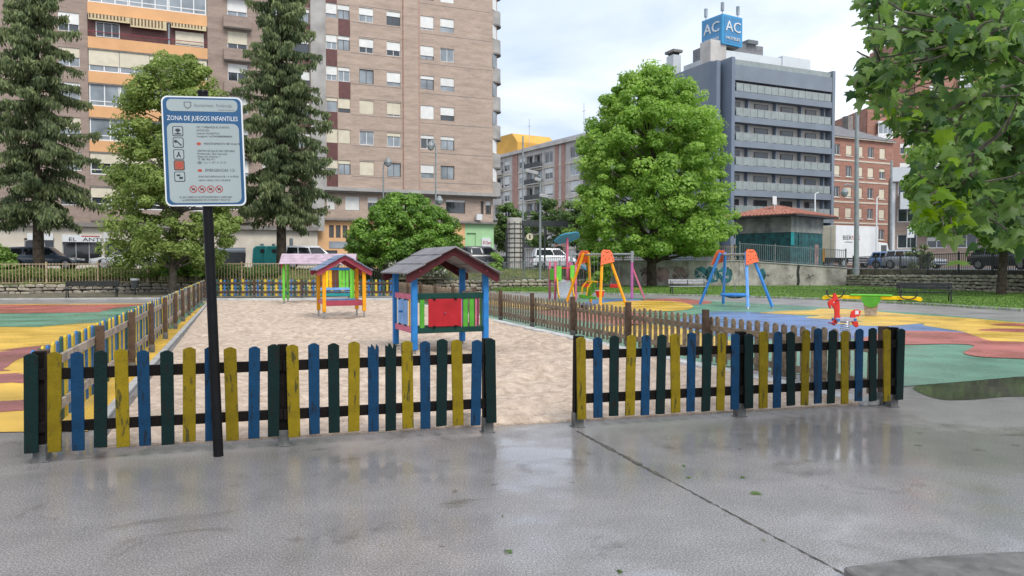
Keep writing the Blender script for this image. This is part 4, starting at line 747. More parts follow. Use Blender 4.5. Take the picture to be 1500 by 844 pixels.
bx(bC, 'overhang_slab', 'grey_concrete', X0, X1+.7, -.3, 2, 8.75, 9.08); bx(bC, 'overhang_shade_strip', 'dark_slab', X0, X1+.5, -.1, 2, 8.6, 8.748)  # lower dark strip stands in for the shade under the overhang
hl_ = [(fs(a_), fs(b_), 6.95+dz, 8.3) for a_, b_, dz in ((481, 493, 0), (508, 529, 0), (541, 556, 0), (567, 582, 0), (594, 613, 0), (656, 684, 0), (707, 711, 0), (714, 722, 0))]
facade(bC, X0, X1+.3, 6.15, 8.6, hl_, 'tower_brick', y=.5, name='mezzanine_wall')
for i, h in enumerate(hl_): window(bC, *h, y=.62, frame='frame_dark' if i > 4 else 'frame_alu', sh=(.97, .97, .4, .97, .97, .15, None, .3)[i], glass='window_glass', n=2 if i < 5 else 3)
bx(bC, 'awning_ledge', 'dark_slab', X0, X1+.6, .1, .6, 5.95, 6.14)
hs = [(fs(484), fs(491), 4.3, 5.5), (fs(494), fs(501), 4.3, 5.5), (fs(504), fs(511), 4.3, 5.5), (fs(514), fs(520), 4.3, 5.5), (fs(478), fs(496), SZ, 3.1), (fs(663), fs(672), SZ+.3, 2.9)]
facade(bC, X0, fs(684), SZ, 5.95, hs, 'shop_orange', y=.55, name='shop_front')
for h in hs: window(bC, *h, y=.68, frame='frame_dark', glass='window_glass', n=3)
bx(bC, 'shop_band', 'pale_glass', fs(484), fs(517), .5, .548, 3.3, 3.95)
hs = [(fs(686.5), fs(700), SZ, 5.0), (fs(709), fs(719), SZ+.5, 3.0)]; facade(bC, fs(684), X1+.4, SZ, 5.95, hs, 'shop_green', y=.56, name='shop_front')
bx(bC, 'roller_door', 'shop_green', fs(686), fs(700.5), .72, .76, SZ, 5.05); window(bC, *hs[1], y=.7, frame='frame_white', glass='shop_glass', n=2)
bx(bC, 'ground_core', 'dark_slab', X0+.1, X1+.2, .82, 15, SZ-.1, 8.6); sb = bx(bC, 'shop_sign', 'sign_white', fs(708), fs(721), .42, .54, 3.55, 4.5)
me = textmesh('El Charo', .5, .01); link('lettering', me, 'ink_red', sb, (fs(709.5), .40, 3.85), (math.pi/2, 0, 0), (.55, 1, 1)); bx(bC, 'small_sign', 'awning_cream', fs(711.5), fs(720), .44, .55, 3.05, 3.4)
for p_ in (702,): bx(bC, 'wall_lamp', 'sign_white', fs(p_)-.3, fs(p_)+.3, -.1, .3, 6.3, 6.9)
# ---- blue-grey hotel
HA = math.atan2(6.7, 14.7); bH = thing('hotel_building', 'blue-grey hotel block with glass-fronted balconies and rooftop sign column', 'building', (27.8, 96, 0), HA); WH = 16.2
bx(bH, 'building_core', 'hotel_blue', -.15, WH+.4, 1.6, 14, SZ-.1, 27.0); bx(bH, 'side_wall', 'hotel_blue', -1.6, -.2, 2.6, 15, SZ, 27.6); bx(bH, 'corner_blade', 'hotel_dark', -.75, -.25, -.3, 2.4, SZ, 27.5); bx(bH, 'corner_fin', 'hotel_dark', -1.9, -1.3, 1.2, 2.58, SZ, 27.3)
bx(bH, 'end_wall', 'hotel_blue', WH-.05, WH+.42, -.35, 1.59, SZ, 27.5); bx(bH, 'parapet', 'hotel_blue', -.24, WH-.06, -.3, 1.58, 24.7, 26.6); bx(bH, 'parapet_glass', 'balcony_glass', -.2, WH-.1, -.1, -.04, 26.62, 27.3)
for k in range(8):
    zt = 23.35-3.05*k
    if zt < 3: break
    bx(bH, 'balcony_band', 'hotel_blue', -.24, WH-.06, -.3, 1.58, zt-.78, zt); bx(bH, 'recess_wall', 'hotel_panel', -.2, WH-.07, .8, 1.57, zt+.01, zt+2.25)
    for i, (f0, f1) in enumerate(((.015, .085), (.235, .37), (.507, .635), (.77, .885))):
        window(bH, f0*WH, f1*WH, zt+.15, zt+1.95, .66, 'frame_dark', 'window_glass', sh=None, n=1, fw=.06); bx(bH, 'partition', 'hotel_dark', (f1+.055)*WH, (f1+.055)*WH+.12, .2, .78, zt+.01, zt+2.2)
    for i in range(14): x = .0+i*(WH-.2)/14; g_ = bx(bH, 'balustrade_panel', 'balcony_glass', x+.03, x+(WH-.2)/14-.03, -.24, -.21, zt+.06, zt+1.0)
    m = MB(); m.tube([(-.2, -.22, zt+1.03), (WH-.1, -.22, zt+1.03)], .025, 6); m.build('handrail', 'frame_alu', bH)
bx(bH, 'penthouse', 'hotel_white', 1.2, WH-2.2, 3.2, 12, 26.9, 29.4); bx(bH, 'penthouse', 'hotel_white', WH-5.6, WH-.6, 3.0, 12.2, 26.9, 29.7); bx(bH, 'roof_plant', 'roof_slate', 2, 9.5, 5.5, 11, 29.41, 31.4); bx(bH, 'roof_plant', 'fence_grey', 6.5, 8.2, 5, 8, 31.41, 31.9)
bx(bH, 'chimney', 'hotel_white', -1.55, -.3, 10.6, 12.2, 27.6, 30.4); bx(bH, 'chimney_cap', 'dark_slab', -1.7, -.15, 10.4, 12.4, 30.75, 31.1); bx(bH, 'chimney_vent', 'fence_dark', -1.4, -.45, 10.8, 12.0, 30.4, 30.75)
bx(bH, 'sign_column', 'pale_render', -1.5, 1.0, 2.9, 5.0, 27.6, 30.4)
sc = thing('rooftop_sign', 'blue rooftop sign cube with white lettering on the hotel', 'sign', at(1058, 64, 98.4), R(31)); W_ = 3.62; zb = 0.05
bx(sc, 'cube', 'sign_cube', 0, W_, 0, W_, zb, zb+3.75); bx(sc, 'sign_field', 'sign_cube_dark', W_*.1, W_*.93, -.03, -.004, zb+.25, zb+3.5); bx(sc, 'sign_field', 'sign_cube_dark', -.03, -.004, W_*.1, W_*.93, zb+.25, zb+3.5); bx(sc, 'base_plate', 'dark_slab', .3, W_-.3, .3, W_-.3, -.12, zb)
for t_, sz, z_ in (('AC', 1.9, 1.75), ('HOTELES', .52, .7)):
    for side in (0, 1):
        me = textmesh(t_, sz, .04, 'CENTER'); xs_ = [v.co.x for v in me.vertices]; k_ = (2.7 if t_ == 'AC' else 2.5)/(max(xs_)-min(xs_))
        link('lettering', me, 'sign_white', sc, (W_*.52, -.08, z_) if side == 0 else (-.08, W_*.5, z_), (math.pi/2, 0, 0) if side == 0 else (math.pi/2, 0, -math.pi/2), (k_, 1, 1))
for x, y in ((.3, 3.2), (.3, .3), (3.2, .4)): m = MB(); m.tube([(x, y, zb+3.75), (x, y, zb+5.1)], .05, 6); m.box(x-.16, x+.16, y-.16, y+.16, zb+4.2, zb+5.3); m.build('antenna', 'pale_glass', sc)
# ---- far street block with balconies
bM = thing('street_block', 'pale balconied apartment block with ochre gable seen beyond the gate', 'building', (-4.2, 155.5, 0), math.atan2(-22, 13.6)); LM = 46; TM = [5.0+2.95*k for k in range(6)]; hm = []
secs = [(1.5, 4.6, 1), (5.0, 7.0, 0), (10.5, 12.6, 0), (13.2, 15.4, 1), (15.8, 18.4, 1), (19.2, 21.8, 0), (27.0, 30, 0), (30.8, 35, 1), (36.5, 39, 0), (40, 43, 1)]
for z in TM:
    for a_, b_, k in secs: hm.append((a_, b_, z+.3, z+2.3))
facade(bM, 0, LM, SZ, 22.9, hm, 'pale_render', rev=.9); bx(bM, 'building_core', 'pale_render', .1, LM, 1.0, 14, SZ-.1, 22.8)
for z in TM:
    for a_, b_, k in secs:
        window(bM, a_, b_, z+.32, z+2.28, .6 if k else .15, 'frame_white', rng.choice(['window_glass', 'pale_glass']), sh=rng.choice([None, .4, .8]) if not k else None, n=2, fw=.1)
        if k: bx(bM, 'balcony_front', 'pale_render' if a_ < 9 else 'fence_dark', a_-.15, b_+.15, -.5, -.42, z-.0, z+(1.0 if a_ < 9 else .85)); bx(bM, 'balcony_slab', 'pale_render', a_-.2, b_+.2, -.5, -.004, z-.2, z-.02)
    bx(bM, 'string_course', 'cream', 0, LM, -.08, -.003, z-.55, z-.3)
for x in (8.3, 9.2, 22.6, 24.6): bx(bM, 'brick_pier', 'pink_brick', x, x+1.0, -.15, -.004, SZ, 22.9)
bx(bM, 'cornice', 'pale_render', -.2, LM+.2, -.6, .5, 22.92, 23.5); m = MB(); m.prism([(-.6, 23.5), (8, 26.2), (14, 23.5)], (8, 0, 0), (0, 1, 0), (0, 0, 1), (LM-8, 0, 0)); m.build('roof', 'roof_slate', bM); m = MB(); m.prism([(.2, 22.95), (.2, 25.6), (2.5, 27.4), (7, 27.4), (9, 25.5), (9, 22.95)], (0, .6, 0), (1, 0, 0), (0, 0, 1), (0, 9, 0)); m.build('gable_wall', 'ochre_render', bM)
for x, h in ((9.5, 4.6), (27, 4.4)): m = MB(); m.tube([(x, 3, 23.5), (x, 3, 23.5+h+2)], .05, 5); m.box(x-.5, x+.5, 2.97, 3.03, 27.2+h*.3, 27.26+h*.3); m.build('aerial', 'frame_alu', bM)
# ---- red brick house next to the hotel and the taller ones behind the plane tree
bR = thing('brick_building', 'five-storey red brick building with cream string courses and slate roof', 'building', (42.9, 104, 0), math.atan2(5, 10.4)); WR = 12.6; hr = []
for k in range(6):
    z = 16.75-2.86*k
    for x in (.95, 3.25, 5.4, 7.55, 9.9): hr.append((x, x+1.15, z, z+1.42))
facade(bR, 0, WR, SZ, 19.0, hr, 'red_brick'); bx(bR, 'building_core', 'red_brick', .05, WR-.05, .3, 12, SZ-.1, 18.9)
for i, h in enumerate(hr): window(bR, *h, frame='frame_white', sh=rng.choice([None, None, .3, .95, .9]), shm='shutter_cream', n=2); bx(bR, 'window_sill', 'cream', h[0]-.08, h[1]+.08, -.08, -.002, h[2]-.14, h[2]-.01)
for k in range(6): z = 16.1-2.86*k; bx(bR, 'string_course', 'cream', -.03, WR+.03, -.06, -.003, z-.12, z+.1)
bx(bR, 'eaves', 'cream', -.2, WR+.2, -.4, .3, 19.02, 19.2); m = MB(); m.add([(-.3, -.5, 19.21), (WR+.3, -.5, 19.21), (WR+.3, 12, 19.21), (-.3, 12, 19.21), (4, 5.5, 22.0), (WR-4, 5.5, 22.0)], [(0, 1, 5, 4), (1, 2, 5), (2, 3, 4, 5), (3, 0, 4), (3, 2, 1, 0)]); m.build('roof', 'roof_slate', bR); bx(bR, 'chimney', 'dark_slab', 8.2, 9.2, 4, 5, 20.4, 23.3)
bT = thing('tall_brick_building', 'tall red brick block with white bay windows behind the plane tree', 'building', (54.5, 118, 0), R(2)); hr = []
for k in range(12):
    for x in (1.5, 5.2, 9.5, 14, 18.5, 23): hr.append((x, x+2.1, 4+k*2.95, 5.7+k*2.95))
hr = [h for h in hr if h[0] > 7 or h[3] < 25]
facade(bT, 0, 7.3, SZ, 26, [h for h in hr if h[0] < 7], 'red_brick'); bx(bT, 'building_core', 'red_brick', .05, 7.28, .3, 14, SZ-.1, 25.9); facade(bT, 7.3, 27, SZ, 38, [h for h in hr if h[0] > 7], 'red_brick', y=-.2); bx(bT, 'building_core', 'red_brick', 7.32, 26.95, .12, 14, SZ-.1, 37.9)
for i, h in enumerate(hr):
    y_ = 0 if h[0] < 7 else -.2
    if h[0] in (1.5, 14): bx(bT, 'bay_apron', 'frame_white', h[0]-.1, h[1]+.1, y_-.7, y_-.003, h[2]-.7, h[2]); bx(bT, 'bay_head', 'frame_white', h[0]-.1, h[1]+.1, y_-.7, y_-.003, h[3], h[3]+.3); window(bT, h[0]-.08, h[1]+.08, h[2]+.01, h[3]-.01, y_-.6, 'frame_white', 'pale_glass', n=3, fw=.1)
    else: window(bT, *h, y=y_+.12, frame='frame_white', sh=rng.choice([None, .4, .95]), n=2, fw=.1)
bx(bT, 'penthouse', 'pale_render', 9, 24, 2, 12, 38, 41)
bW = thing('white_banded_building', 'brown brick building with broad white bands above the parked cars', 'building', (43.6, 88, 0), R(-24)); hr = []
for k in range(3):
    for x in (.6, 3.6, 6.5, 10, 14, 18): hr.append((x, x+2.0, 3.6+k*3.0, 5.2+k*3.0))
facade(bW, 0, 24, SZ, 12.6, hr, 'block_brick'); bx(bW, 'building_core', 'block_brick', .05, 23.9, .3, 12, SZ-.1, 12.5)
for h in hr: window(bW, *h, frame='frame_white', n=2, fw=.09, sh=rng.choice([None, .5]))
bx(bW, 'white_band', 'hotel_white', .8, 24.2, -1.3, -.01, 8.0, 9.9); bx(bW, 'white_band', 'hotel_white', 3.2, 24.2, -1.1, -.01, 5.3, 6.3); bx(bW, 'white_band', 'hotel_white', -.1, 24.2, -.8, -.01, 11.2, 12.8); bx(bW, 'corner_strip', 'frame_white', -.05, .35, -.06, -.002, SZ, 11.1)
# ================================================================ STONE WALLS, GRAFFITI WALL, RAILINGS
def stone_mesh(seed, mat):
    r = random.Random(seed); bm = bmesh.new(); bmesh.ops.create_cube(bm, size=1); bmesh.ops.bevel(bm, geom=bm.edges[:], offset=.2, segments=1, affect='EDGES')
    for v in bm.verts: v.co += Vector((r.uniform(-.09, .09), r.uniform(-.06, .06), r.uniform(-.12, .12)))
    me = bpy.data.meshes.new('stone'); bm.to_mesh(me); bm.free(); me.materials.append(MATS[mat]); return me
STN = [stone_mesh(i, 'stone_%d' % (i % 4)) for i in range(12)]
def stone_wall(label, a, b, h0, h1, rows, sw, th=.35, z0=.05):
    a, b = Vector(a), Vector(b); d = b-a; Ln = d.to_2d().length; t = thing('stone_wall', label, 'wall', (a.x, a.y, 0), math.atan2(d.y, d.x)); r = random.Random(int(Ln*10))
    m = MB(); m.add([(0, .06, 0), (Ln, .06, 0), (Ln, th, 0), (0, th, 0), (0, .06, h0-.02), (Ln, .06, h1-.02), (Ln, th, h1-.02), (0, th, h0-.02)], [(3, 2, 1, 0), (4, 5, 6, 7), (0, 1, 5, 4), (1, 2, 6, 5), (2, 3, 7, 6), (3, 0, 4, 7)]); m.build('mortar_core', 'mortar', t)
    for k in range(rows):
        x = -r.uniform(0, sw)
        while x < Ln:
            w = sw*r.uniform(.55, 1.5); xc = x+w/2; hh = (h0+(h1-h0)*min(max(xc/Ln, 0), 1)-z0)/rows
            link('stone', r.choice(STN), None, t, (xc, .06, z0+hh*(k+.5)+r.uniform(-.02, .02)), (0, r.uniform(-.12, .12), 0), (w*.93, .22, hh*r.uniform(.74, .98))); x += w
    return t
def railing(label, pts, h, mat, gap=.13, bar=.011, zs=None, post_every=2.6, name='railing', low=.1, spike=False):
    t = thing(name, label, 'railing', pts[0]); o = Vector(pts[0]); pts = [Vector(p)-o for p in pts]; m = MB(); k = 0; carry = 0
    for a, b in zip(pts, pts[1:]):
        Ln = (b-a).length; n = int(Ln/gap)
        for i in range(n): p = a.lerp(b, (i+.5)/n); m.box(p.x-bar, p.x+bar, p.y-bar, p.y+bar, p.z+low-.03, p.z+h+(.07 if spike else .0))
        for z in (low, h-.05): r_ = MB(); r_.beam(a+Vector((0, 0, z)), b+Vector((0, 0, z)), .035, .045); r_.build('rail', mat, t)
        for i in range(int(Ln/post_every)+1): p = a.lerp(b, min(1, i*post_every/Ln)); r_ = MB(); r_.box(p.x-.04, p.x+.04, p.y-.04, p.y+.04, p.z-.05, p.z+h+.08); r_.build('post', mat, t)
    props(m.build('bars', mat, t, fix=False), kind='stuff'); return t
nw = (WL1-WL0).normalized()
stone_wall('low rubble stone wall along the path behind the sandbox', WL0+nw*13, WL1, .58, .72, 3, .42)
railing('rusty yellowish bar railing on top of the low stone wall', [up(WL0+nw*8, .55)+nl*.7, up(WL0.lerp(WL1, .72), .62)+nl*.7], 1.2, 'fence_rust', .165, .014)
railing('weathered bar railing between the shrub and the iron gate', [up(WL0.lerp(WL1, .725), .62)+nl*.7, up(WL1, .7)+nl*.7], 1.25, 'fence_grey', .15, .012)
# graffiti wall
gw = thing('graffiti_wall', 'stained rendered wall with faded graffiti and a stone coping', 'wall', (WL1.x, WL1.y+1.0, 0), math.atan2(GW1.y-WL1.y-1.0, GW1.x-WL1.x)); GL = (GW1-WL1-Vector((0, 1, 0))).to_2d().length
ztop = lambda x: 1.94 if x < 11 else 1.94-(x-11)/(GL-11)*.5
for i, (xa, xb) in enumerate(((0, 3.9), (3.93, 7.2), (7.23, 10.9), (10.93, 15.2), (15.23, GL))):
    m = MB(); z0_, z1_ = ztop(xa), ztop(xb); m.add([(xa, 0, 0), (xb, 0, 0), (xb, .3, 0), (xa, .3, 0), (xa, 0, z0_), (xb, 0, z1_), (xb, .3, z1_), (xa, .3, z0_)], [(3, 2, 1, 0), (4, 5, 6, 7), (0, 1, 5, 4), (1, 2, 6, 5), (2, 3, 7, 6), (3, 0, 4, 7)]); m.build('wall_panel', 'stained_wall', gw)
    m = MB(); m.beam((xa, .15, z0_+.045), (xb, .15, z1_+.045), .42, .08); m.build('coping', 'grey_concrete', gw, bevel=.01)
pmat('spray_teal', (.03, .16, .19), .7, .5, 1.5); pmat('spray_pink', (.30, .20, .19), .8, .4, 1.5); pmat('spray_black', (.03, .03, .032), .7, .3, 2); pmat('spray_pale', (.42, .41, .39), .8, .2, 2)
def stroke(pts, w, mat, y): 
    P = [Vector((p[0], 0, p[1])) for p in smooth_px(pts, 5)[:-5]]; m = MB(); vs = []
    for i, p in enumerate(P):
        d = (P[min(i+1, len(P)-1)]-P[max(0, i-1)]).normalized(); n_ = Vector((-d.z, 0, d.x))*w/2; vs += [p+n_+Vector((0, y, 0)), p-n_+Vector((0, y, 0))]
    m.add(vs, [(2*i, 2*i+1, 2*i+3, 2*i+2) for i in range(len(P)-1)]); m.build('graffiti', mat, gw, fix=False)
def blob(cx, cz, rx, rz, mat, y, seed):
    r = random.Random(seed); n = 22; m = MB(); m.add([(cx+rx*math.cos(2*math.pi*i/n)*r.uniform(.8, 1.1), y, max(.22, cz+rz*math.sin(2*math.pi*i/n)*r.uniform(.8, 1.1))) for i in range(n)], [tuple(range(n))]); m.build('graffiti', mat, gw, fix=False)
gr = random.Random(9)
for i, (cx, c) in enumerate(((4.4, 'spray_pink'), (5.4, 'spray_pink'), (6.6, 'spray_pink'), (8.2, 'spray_teal'), (9.0, 'spray_teal'), (9.9, 'spray_teal'), (12.6, 'spray_teal'))): blob(cx, 1.0, .55 if i < 6 else .28, .62 if i < 6 else .45, c, -.003, i)
for i in range(17):
    cx = gr.uniform(3.8, 10.6) if i < 11 else gr.uniform(13, GL-.6); s_ = gr.uniform(.25, .6) if i < 11 else gr.uniform(.12, .3); stroke([(cx+gr.uniform(-s_, s_), max(.3, min(1.5, .95+gr.uniform(-s_, s_)))) for _ in range(gr.randint(4, 6))], .05 if i < 11 else .025, gr.choice(['spray_pale', 'spray_pale', 'spray_black']) if i < 11 else 'spray_black', -.006-.0006*i)
stroke([(15.28, 1.6), (15.2, 1.1), (15.26, .6), (15.2, .25)], .2, 'spray_black', -.004)
def gpt(x, dy=.15, dz=.09): a_ = gw.rotation_euler.z; return Vector((gw.location.x+x*math.cos(a_)-dy*math.sin(a_), gw.location.y+x*math.sin(a_)+dy*math.cos(a_), ztop(x)+dz))
railing('yellowed palings on the graffiti wall behind the maple trunk', [gpt(0), gpt(10.8)], 1.0, 'fence_rust', .16, .016, spike=True)
railing('grey bar railing in front of the kiosk on the graffiti wall', [gpt(11), gpt(GL)], 1.25, 'fence_grey', .15, .016)
stone_wall('stone retaining wall beside the lawn below the parked cars', GW1+Vector((.05, -.15, 0)), RW1, .98, 1.2, 5, .4, z0=.15); stone_wall('stone retaining wall continuing past the plane tree', RW1, RW2, 1.2, 1.2, 5, .42, z0=.15)
railing('dark bar railing along the retaining wall in front of parked cars', [up(GW1, 1.0)+Vector((.35, -.2, 0)), up(RW1, 1.2)+Vector((.25, 0, 0)), up(RW2, 1.2)+Vector((.25, 0, 0))], 1.28, 'fence_dark', .15, .015)
# iron gate with pillar and lintel
gt = thing('park_gate', 'tall dark iron park gate with blockwork pillar and steel lintel', 'gate', (0, 0, 0)); px_ = lambda x, y, Y: at(x, y, Y)
c = at(754, 385, 57); m = MB()
for k in range(9): m.lathe([(.01, k*.42), (.56, k*.42), (.56, k*.42+.40), (.52, k*.42+.42)], 14, (c.x, c.y, SZ)); 
m.build('pillar', 'pale_render', gt); m = MB()
for zz in np.arange(1.9, 4.9, .35): m.lathe([(.565, 0), (.60, 0), (.60, .05), (.565, .05)], 16, (c.x, c.y, zz))
for k in range(8): a_ = k*math.pi/4; m.box(c.x+.6*math.cos(a_)-.02, c.x+.6*math.cos(a_)+.02, c.y+.6*math.sin(a_)-.02, c.y+.6*math.sin(a_)+.02, SZ, 4.9)
m.build('pillar_cage', 'fence_dark', gt); p0, p1 = at(762, 326, 57), at(832, 326, 57); m = MB(); m.box(p0.x, p1.x, 56.8, 57.2, 4.55, 4.98); m.build('lintel', 'fence_dark', gt); m = MB()
for x in (742, 767, 798, 830): p = at(x, 385, 57); m = MB(); m.box(p.x-.07, p.x+.07, 56.9, 57.1, SZ, 4.54 if x != 742 else 4.3); m.build('gate_post', 'fence_dark', gt)
for xa, xb in ((743, 766), (768, 797), (799, 829)):
    a_, b_ = at(xa, 385, 57).x+.1, at(xb, 385, 57).x-.1; m = MB(); n = int((b_-a_)/.14)
    for i in range(n+1): x = a_+(b_-a_)*i/n; m.box(x-.012, x+.012, 56.98, 57.02, SZ+.05, SZ+1.6)
    for z in (SZ+.1, SZ+.8, SZ+1.55): m.box(a_, b_, 56.97, 57.03, z, z+.05)
    if xa != 743: m.box(a_, b_, 56.96, 57.04, 4.1, 4.16)
    m.build('gate_leaf', 'fence_dark', gt)
m = MB(); q = at(776, 347, 57); m.lathe([(.01, -.02), (.26, -.02), (.26, .02), (.01, .02)], 16); o = m.build('round_notice', 'truck_cream', gt, loc=(q.x, 56.88, q.z), rot=(math.pi/2, 0, 0)); m = MB(); m.box(-.05, .05, -.14, .14, -.03, .03); m.build('notice_mark', 'ink', o)
# kiosk
kp = at(1158, 386, 61.5); kk = thing('kiosk', 'square grey and teal kiosk with red hipped tile roof', 'kiosk', (kp.x, kp.y, SZ), R(42)); KW, KD = 5.4, 5.0
bx(kk, 'lower_wall', 'kiosk_teal', 0, KW, 0, KD, 0, 2.94); bx(kk, 'upper_wall', 'kiosk_grey', -.04, KW+.04, -.04, KD+.04, 2.945, 4.4); m = MB(); e = .95
m.add([(-e, -e, 4.2), (KW+e, -e, 4.2), (KW+e, KD+e, 4.2), (-e, KD+e, 4.2), (-e, -e, 4.34), (KW+e, -e, 4.34), (KW+e, KD+e, 4.34), (-e, KD+e, 4.34)], [(3, 2, 1, 0), (0, 1, 5, 4), (1, 2, 6, 5), (2, 3, 7, 6), (3, 0, 4, 7)]); m.build('eaves', 'fence_dark', kk)
m = MB(); m.add([(-e, -e, 4.35), (KW+e, -e, 4.35), (KW+e, KD+e, 4.35), (-e, KD+e, 4.35), (KW/2-.5, KD/2, 5.3), (KW/2+.5, KD/2, 5.3)], [(0, 1, 5, 4), (1, 2, 5), (2, 3, 4, 5), (3, 0, 4)]); rf = m.build('roof', 'roof_tile', kk)
for side in range(4):
    L_ = (KW if side % 2 == 0 else KD)+2*e; m = MB()
    for i in range(int(L_/.32)):
        u = -e+.16+i*.32; p = {0: (u, -e), 1: (KW+e, u), 2: (u, KD+e), 3: (-e, u)}[side]; ap = (min(max(p[0], KW/2-.5), KW/2+.5), KD/2); d = Vector((ap[0]-p[0], ap[1]-p[1], .95)); f = 1-abs((u+e)/L_-.5)*2; q = Vector((p[0], p[1], 4.36))
        if side % 2 == 0: d = Vector((0, d.y, .95))
        else: d = Vector((d.x, 0, .95))
        m.tube([q-d.normalized()*.06, q+d*min(f*1.02, .97)], .075, 6)
    m.build('tile_row', 'roof_tile', rf)
bx(kk, 'service_shutter', 'kiosk_teal', 1.2, 3.8, -.06, -.02, .9, 2.8); bx(kk, 'poster', 'spray_pink', 3.9, 4.6, -.06, -.01, .3, 2.0); bx(kk, 'corner_trim', 'play_teal', -.05, .45, -.05, -.012, 1.9, 2.93)
m = MB(); m.tube([(1.0, 2.0, 4.9), (1.0, 2.0, 5.6)], .03, 5); m.box(.7, 1.3, 1.97, 2.03, 5.3, 6.0); m.build('aerial', 'sign_white', kk)
# ================================================================ VEHICLES
def car(label, loc, rz, body, L_=4.4, Wd=1.76, Hh=1.46, est=True, group=None, glass='car_glass'):
    t = thing('parked_car', label, 'car', loc, rz, group); hl = L_/2; hb = .86*Hh/1.46; sec = []
    prof = [(-hl, .35, .62), (-hl+.06, .28, .84), (-hl+.5, .24, hb+.04), (-.6, .22, hb+.05), (.65, .22, hb+.03), (hl-.75, .23, hb-.06), (hl-.15, .28, .68), (hl, .36, .56)]; m = MB(); vs = []
    for i, (x, z0, z1) in enumerate(prof):
        e = .86 if i in (0, 7) else .96 if i in (1, 6) else 1; hw = Wd/2*e
        vs += [(x, -hw*.93, z0), (x, -hw, z0+.18), (x, -hw, z1-.14), (x, -hw*.9, z1), (x, hw*.9, z1), (x, hw, z1-.14), (x, hw, z0+.18), (x, hw*.93, z0)]
    m.add(vs, [(i*8+k, i*8+(k+1) % 8, (i+1)*8+(k+1) % 8, (i+1)*8+k) for i in range(7) for k in range(8)]+[tuple(range(8))[::-1], tuple(56+k for k in range(8))]); m.build('body', body, t, smooth=True)
    rb, rf = (-hl+.18, -hl+.42) if est else (-hl+.75, -hl+1.35); fb, ff = hl-1.15, .35; zb, zt = hb, Hh; w0, w1 = Wd/2*.9, Wd/2*.72
    m = MB(); m.add([(rb, -w0, zb), (fb, -w0, zb), (fb, w0, zb), (rb, w0, zb), (rf, -w1, zt-.04), (ff, -w1, zt-.02), (ff, w1, zt-.02), (rf, w1, zt-.04), ((rf+ff)/2, -w1, zt), ((rf+ff)/2, w1, zt)], [(0, 1, 5, 8, 4), (1, 2, 6, 5), (2, 3, 7, 9, 6), (3, 0, 4, 7), (4, 8, 9, 7), (8, 5, 6, 9)]); cb = m.build('cabin', body, t, bevel=.03, smooth=True)
    def side(f0, f1, s):
        lo, hi = .14, .8; vs = []
        for fx, fz in ((f0[0], lo), (f1[0], lo), (f1[1], hi), (f0[1], hi)):
            xx = (rb+(rf-rb)*fz)*(1-fx)+(fb+(ff-fb)*fz)*fx; vs.append((xx, s*(w0+(w1-w0)*fz+.008), zb+(zt-zb)*fz))
        m = MB(); m.add(vs, [(0, 1, 2, 3)]); m.build('side_window', glass, cb, fix=False)
    for s in (-1, 1): side((.06, .05), (.30, .32), s); side((.33, .35), (.58, .62), s); side((.61, .65), (.95, .96), s)
    for x0_, x1_, nm in ((fb, ff, 'windscreen'), (rb, rf, 'rear_window')):
        s = 1 if nm == 'windscreen' else -1; m = MB(); q = lambda f, w: (x0_+(x1_-x0_)*f+.012*s, w*(w0+(w1-w0)*f)*.9, zb+(zt-zb)*f+.008); m.add([q(.08, -1), q(.08, 1), q(.9, 1), q(.9, -1)], [(0, 1, 2, 3)]); m.build(nm, glass, cb, fix=False)
    for x in (-hl+.82, hl-.85):
        for s in (-1, 1):
            m = MB(); y = s*(Wd/2-.1); m.tube([(x, y-.1, .32), (x, y+.1, .32)], .32, 18); w = m.build('wheel', 'tyre', t, smooth=True); m = MB(); m.tube([(x, s*(Wd/2-.01), .32), (x, s*(Wd/2+.006), .32)], .2, 14); m.build('rim', 'rim', w)
            m = MB(); an = np.linspace(0, math.pi, 11); m.add([(x+r_*math.cos(a), s*(Wd/2+.004), .32+r_*math.sin(a)) for r_ in (.33, .38) for a in an], [(i, i+1, 12+i, 11+i) for i in range(10)]); m.build('wheel_arch', 'tyre', t, fix=False)
    for s in (-1, 1):
        m = MB(); m.box(hl-.24, hl-.04, s*.62-.17, s*.62+.17, .58, .7); m.build('headlight', 'lamp_clear', t, bevel=.03); m = MB(); m.box(-hl-.005, -hl+.14, s*.66-.12, s*.66+.12, .66, .86); m.build('tail_light', 'lamp_red', t, bevel=.02); m = MB(); m.box(fb-.5, fb-.32, s*(Wd/2+.09)-.07, s*(Wd/2+.09)+.07, hb+.02, hb+.15); m.build('mirror', body, t, bevel=.03)
    return t
def cp(px, Y, z=SZ): p = at(px, 389, Y); return (p.x, p.y, z)
car('dark navy estate car parked behind the spruce trunk', cp(66, 49.5), R(18), 'car_navy', 4.4); car('white hatchback parked in front of the shop door', cp(186, 50.5), R(198), 'car_white', 4.2, est=True)
car('white estate car with roof rails beside the orange shop front', cp(459, 55), R(20), 'car_white', 4.6, Hh=1.66); car('dark people carrier behind the railings by the green shop', cp(708, 60), R(18), 'car_dark', 4.7, Hh=1.75)
car('silver-blue car behind the dark railing under the parking sign', cp(1338, 58), R(-60), 'car_silver', 4.3); car('dark car behind the railing right of the plane tree trunk', cp(1478, 47), R(-70), 'car_dark', 4.4); car('blue car parked beyond the silver car', cp(1312, 66), R(-50), 'car_blue', 4.2); car('white van seen through the park gate', cp(812, 78), R(10), 'car_white', 4.9, Hh=2.0)
tk = thing('box_truck', 'white box truck with lettered side behind the kiosk', 'truck', at(1224, 389, 74).xy.to_3d()+Vector((0, 0, SZ)), R(28)); TL, TW = 6.2, 2.4
